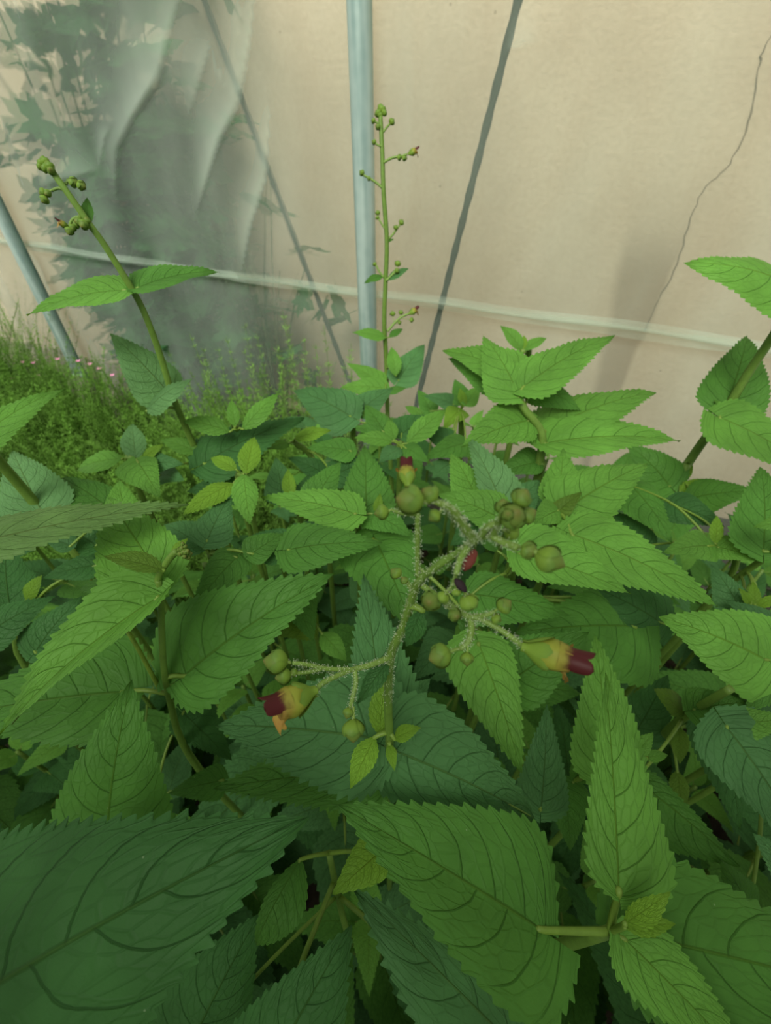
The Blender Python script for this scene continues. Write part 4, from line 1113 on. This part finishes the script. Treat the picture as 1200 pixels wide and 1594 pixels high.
for gy in np.arange(-0.12, 0.86, 0.085):
    for gx_ in np.arange(-0.62, 0.66, 0.085):
        x = gx_+random.uniform(-.03, .03); y = gy+random.uniform(-.03, .03)
        if y > 0.80 - 0.47*x - 0.03: continue
        if x < -0.18 and y > 0.40 + (x+.18)*-.12: continue
        hgt = random.uniform(.34, .53)
        if math.hypot(x, y) < .12: hgt = min(hgt, .46)
        cand = []
        a0 = random.uniform(0, math.pi)
        for lev in range(5):
            z = hgt - lev*random.uniform(.05, .075) - (0 if lev else .005)
            L = (.035 if lev == 0 else .055 if lev == 1 else random.uniform(.075, .10))
            for s_ in (0, 1):
                az = a0 + lev*math.pi/2 + s_*math.pi + random.uniform(-.25, .25)
                pit = random.uniform(-.15, .45) - (.55 if lev == 0 else .2 if lev == 1 else 0)
                M = Matrix.Rotation(az, 4, 'Z') @ Matrix.Rotation(pit, 4, 'Y') @ Matrix.Rotation(random.uniform(-.3, .3), 4, 'X')
                off = M @ Vector((.22*L, 0, .03*L))
                Mw = Matrix.Translation(Vector((x, y, z)) + off) @ M @ Matrix.Scale(L, 4)
                k = random.randrange(6)
                A = np.array(Mw)[:3, :3]; b = np.array(Mw)[:3, 3]
                Pw = PROT[k][2] @ A.T + b
                if visible_block(Pw): continue
                cand.append((Mw, k, lev))
        if not cand: continue
        nfill += 1
        e = empty('figwort_plant', (x, y, 0), under_label(x, y), 'plant', 'shaded understorey plants')
        ztop = max(c[0].translation.z for c in cand)
        P = np.array([(0, 0, 0), (random.uniform(-.006, .006), random.uniform(-.006, .006), ztop*.5), (0, 0, ztop)])
        P, R = smooth_path(P, np.array([.0035, .003, .0018]), 5); V, F = tube(P, R, 8)
        link('stem', mesh_from('stem', V, F), (x, y, 0), e, M_STEM, STEMC)
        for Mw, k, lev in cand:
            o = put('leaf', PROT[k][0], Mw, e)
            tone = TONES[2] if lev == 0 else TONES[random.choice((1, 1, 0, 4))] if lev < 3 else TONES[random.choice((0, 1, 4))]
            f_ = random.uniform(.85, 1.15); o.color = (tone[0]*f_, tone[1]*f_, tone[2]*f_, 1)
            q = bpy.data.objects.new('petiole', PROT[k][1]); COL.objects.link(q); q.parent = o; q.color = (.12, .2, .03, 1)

# taller plants added out of view behind the viewpoint to shade the front leaves
for i in range(26):
    x = -1.0 + 2.0*(i % 13)/12 + random.uniform(-.05, .05); y = (-.26 if i < 13 else -.45) + random.uniform(-.05, .04)
    hgt = random.uniform(1.15, 1.42); a0 = random.uniform(0, 3)
    side_ = 'left' if x < 0 else 'right'
    e = empty('figwort_plant', (x, y, 0), 'unseen tall leafy plant added behind the viewpoint for shade, ' + 'first second third fourth fifth sixth seventh eighth ninth tenth eleventh twelfth thirteenth'.split()[i % 13] + ' from the left in the ' + ('nearer' if i < 13 else 'farther') + ' row', 'plant', 'added shade plants behind the viewpoint')
    V, F = tube(np.array([(0, 0, 0), (.01, 0, hgt*.5), (0, 0, hgt)]), np.array([.0045, .004, .002]), 8)
    link('stem', mesh_from('stem', V, F), (x, y, 0), e, M_STEM, STEMC)
    for lev in range(12):
        z = hgt - .02 - lev*.085; L = (.05, .07)[lev] if lev < 2 else random.uniform(.09, .13)
        for s_ in (0, 1):
            az = a0 + lev*math.pi/2 + s_*math.pi + random.uniform(-.3, .3)
            M = Matrix.Rotation(az, 4, 'Z') @ Matrix.Rotation(random.uniform(-.1, .5), 4, 'Y') @ Matrix.Rotation(random.uniform(-.3, .3), 4, 'X')
            k = random.randrange(6)
            o = put('leaf', PROT[k][0], Matrix.Translation(Vector((x, y, z)) + M @ Vector((.22*L, 0, .03*L))) @ M @ Matrix.Scale(L, 4), e)
            o.color = (*TONES[1], 1)
            q = bpy.data.objects.new('petiole', PROT[k][1]); COL.objects.link(q); q.parent = o; q.color = (.12, .2, .03, 1)

# ------------------------------------------------------------------ fine feathery foliage at the left, by the film
def sprig_geo(h, lean, nl, rg, leaf=.011, wid=.0016):
    """a thin stem with whorls of narrow leaves"""
    V = []; F = []
    az = rg.uniform(0, 6.28); n = 6
    P = np.array([(lean*math.cos(az)*(k/n)**1.6*h, lean*math.sin(az)*(k/n)**1.6*h, h*k/n) for k in range(n+1)])
    tv, tf = tube(P, np.linspace(.0011, .0005, n+1), 3); V += list(tv); F += [f for f in tf]
    for k in range(nl):
        q = .12 + .88*(k+rg.uniform(0, .6))/nl; q = min(q, .999); i = int(q*n); r = q*n-i
        c = P[i]*(1-r)+P[i+1]*r; sc = 1.15-.6*q
        m = 5
        for j in range(m):
            a = 2*math.pi*(j+rg.uniform(-.3, .3))/m; el = rg.uniform(.1, .9)
            d = np.array([math.cos(a)*math.cos(el), math.sin(a)*math.cos(el), math.sin(el)])
            sd = nrm(np.cross(d, UP)); L = leaf*sc*rg.uniform(.8, 1.35); b = len(V)
            V += [c, c+d*L*.5+sd*wid, c+d*L, c+d*L*.5-sd*wid]; F.append((b, b+1, b+2, b+3))
    return V, F
rg = np.random.RandomState(3)
def feather_height(s, off):            # height profile of the bed along the film
    base = 0.30 + 0.05*math.sin(s*5+1) + 0.03*math.sin(s*13)
    if s < -1.15: base += min(.12, (-1.15-s)*.35)
    return base
V = []; F = []; cnt = 0
while cnt < 3000:
    s = rg.uniform(-1.75, -0.05); dep = rg.uniform(-0.72, -0.04)
    p = film_pt(s, 0, dep)
    if p[0] > -0.2 and dep < -.22: continue
    if p[1] < .48: continue
    if dep < -.45 and p[0] > -.3: continue
    h = feather_height(s, dep)*rg.uniform(.7, 1.08)
    if s > -.8: h *= 1.0 + .3*min(1, (s+.8)/.4)*(1 if dep > -.3 else .4)
    x, y, f = proj(p+np.array([0, 0, h]))
    v, f_ = sprig_geo(h, rg.uniform(.1, .6), 22, rg, .014, .0010)
    b = len(V); V += [q+p for q in v]; F += [tuple(i+b for i in t) for t in f_]; cnt += 1
fo = link('feathery_foliage', mesh_from('feathery_foliage', V, F, smooth=False), (0, 0, 0), mat=M_FINE)
tag(fo, 'dense mass of fine feathery green foliage at the left by the film', 'foliage', kind='stuff')
ORD = 'first second third fourth fifth sixth seventh eighth ninth tenth eleventh twelfth thirteenth fourteenth fifteenth sixteenth seventeenth eighteenth nineteenth twentieth'.split()
# single sprigs standing up clear of the mass in front of the film
for i, (px, py, ptop) in enumerate(sorted([(445, 600, 478), (465, 600, 520), (425, 600, 530), (495, 600, 540), (512, 605, 515), (540, 600, 545), (405, 600, 520), (385, 600, 535), (360, 600, 525), (335, 590, 540), (478, 610, 555), (300, 590, 545), (528, 610, 560), (455, 600, 505), (435, 600, 550), (415, 600, 545), (505, 600, 560), (550, 600, 535), (375, 600, 510), (320, 600, 520)], key=lambda q: -q[0])):
    s, z = on_film(px, ptop, -.07); z = max(.3, z)
    base = film_pt(s, 0, -.07)
    v, f_ = sprig_geo(z, rg.uniform(.02, .1), 20, rg, .021, .0013)
    o = link('upright_sprig', mesh_from('upright_sprig', v, f_, smooth=False), base, mat=M_SPRIG)
    tag(o, ORD[i] + ' wispy upright sprig by the film, counting leftwards from the middle post', 'sprig', 'wispy sprigs by the film')
# tiny pink flowers in the mass
for i in range(9):
    px, py = [(35, 565), (52, 566), (122, 563), (155, 575), (140, 568), (20, 590), (90, 560), (175, 585), (60, 585)][i]
    s, _ = on_film(px, py, -.12); z = 0.85-.46
    r = ray(px, py); t = (np.dot(film_pt(0, 0, -.13)-CAM, FN))/np.dot(r, FN); c = CAM+r*t
    V = []; F = []
    for k in range(5):
        a = 2*math.pi*k/5; d = np.array([math.cos(a), math.sin(a), .5]); sd = nrm(np.cross(d, UP)); b = len(V)
        V += [np.zeros(3), d*.004+sd*.003, d*.008, d*.004-sd*.003]; F.append((b, b+1, b+2, b+3))
    e = empty('pink_flower', (c[0], c[1], 0), 'tiny pink flower in the feathery foliage by the far left post', 'flower', 'tiny pink flowers')
    link('petals', mesh_from('petals', V, F, smooth=False), c, e, M_PINK)
    tv, tf = tube(np.array([(0, 0, 0), (0, 0, c[2]*.5), (0, 0, c[2])]), np.array([.0008, .0007, .0006]), 4)
    link('stem', mesh_from('stem', tv, tf), (c[0], c[1], 0), e, M_STEM, STEMC)

# ------------------------------------------------------------------ shrub between film and wall (seen through the film at the left)
def shrub_leaf():
    V, F = [], []
    n = 30; V.append((0, 0, 0)); UV = [(.0, .5)]
    for ring in (0.5, 1.0):
        for k in range(n):
            a = 2*math.pi*k/n; r = (.42+.13*math.cos(5*a)+.04*math.cos(15*a)*(ring == 1)) * ring
            x = r*math.cos(a)+.42; y = r*math.sin(a)
            V.append((x-.05, y, .06*math.cos(2*a)*ring+.02*math.sin(5*a)*ring)); UV.append((min(1, max(0, x)), .5+y))
    for k in range(n): F.append((0, 1+k, 1+(k+1) % n)); F.append((1+k, 1+n+k, 1+n+(k+1) % n, 1+(k+1) % n))
    V[0] = (.37, 0, .02)
    return mesh_from('leaf', V, F, UV, mats=[M_LEAF2])
SL = shrub_leaf()
def shrub(label, s, off, stems, nleaf, zlo, zhi, spread, size):
    b = film_pt(s, 0, off)
    e = empty('shrub', b, label, 'shrub')
    tips = []
    for k in range(stems):
        x = film_pt(s+random.uniform(-spread, spread), random.uniform(zlo, zhi), off+random.uniform(-.1, .06))
        P = np.array([b, b*.5+x*.5+np.array([0, 0, .1]), x]); P, R = smooth_path(P, np.array([.006, .0035, .0015]), 6)
        V, F = tube(P-b, R, 6); link('branch', mesh_from('branch', V, F), b, e, M_BARK); tips.append(P)
    for k in range(nleaf):
        P = random.choice(tips); c = P[random.randrange(5, len(P))] + np.random.normal(0, .075, 3)
        dd = np.dot(c-film_pt(0, 0, 0), FN); 
        if dd < .12: c = c + FN*(.12-dd)
        if dd > GAP-.06: c = c + FN*(GAP-.06-dd)
        L = size*random.uniform(.6, 1.2)
        M = Matrix.Translation(Vector(c)) @ Matrix.Rotation(random.uniform(0, 6.28), 4, 'Z') @ Matrix.Rotation(random.uniform(.1, 1.2), 4, 'Y') @ Matrix.Scale(L, 4)
        o = put('leaf', SL, M, e); q = random.uniform(.7, 1.3); o.color = (.035*q, .13*q, .04*q, 1)
    return e
def fs(px, py): return on_film(px, py, .2)[0]
shrub('dark leafy shrub seen blurred through the film behind the creases', fs(215, 200), .2, 9, 295, .55, 1.38, .25, .135)
shrub('lobed leaves of a climber seen through the film beside the left rope', fs(400, 350), .16, 10, 46, .35, .80, .16, .10)
shrub('pale leafy shrub seen through the film in the upper left corner', fs(40, 60), .22, 6, 80, .8, 1.45, .25, .11)
shrub('low dark shrub seen through the film above the feathery foliage', fs(260, 440), .2, 9, 210, .15, .62, .36, .11)
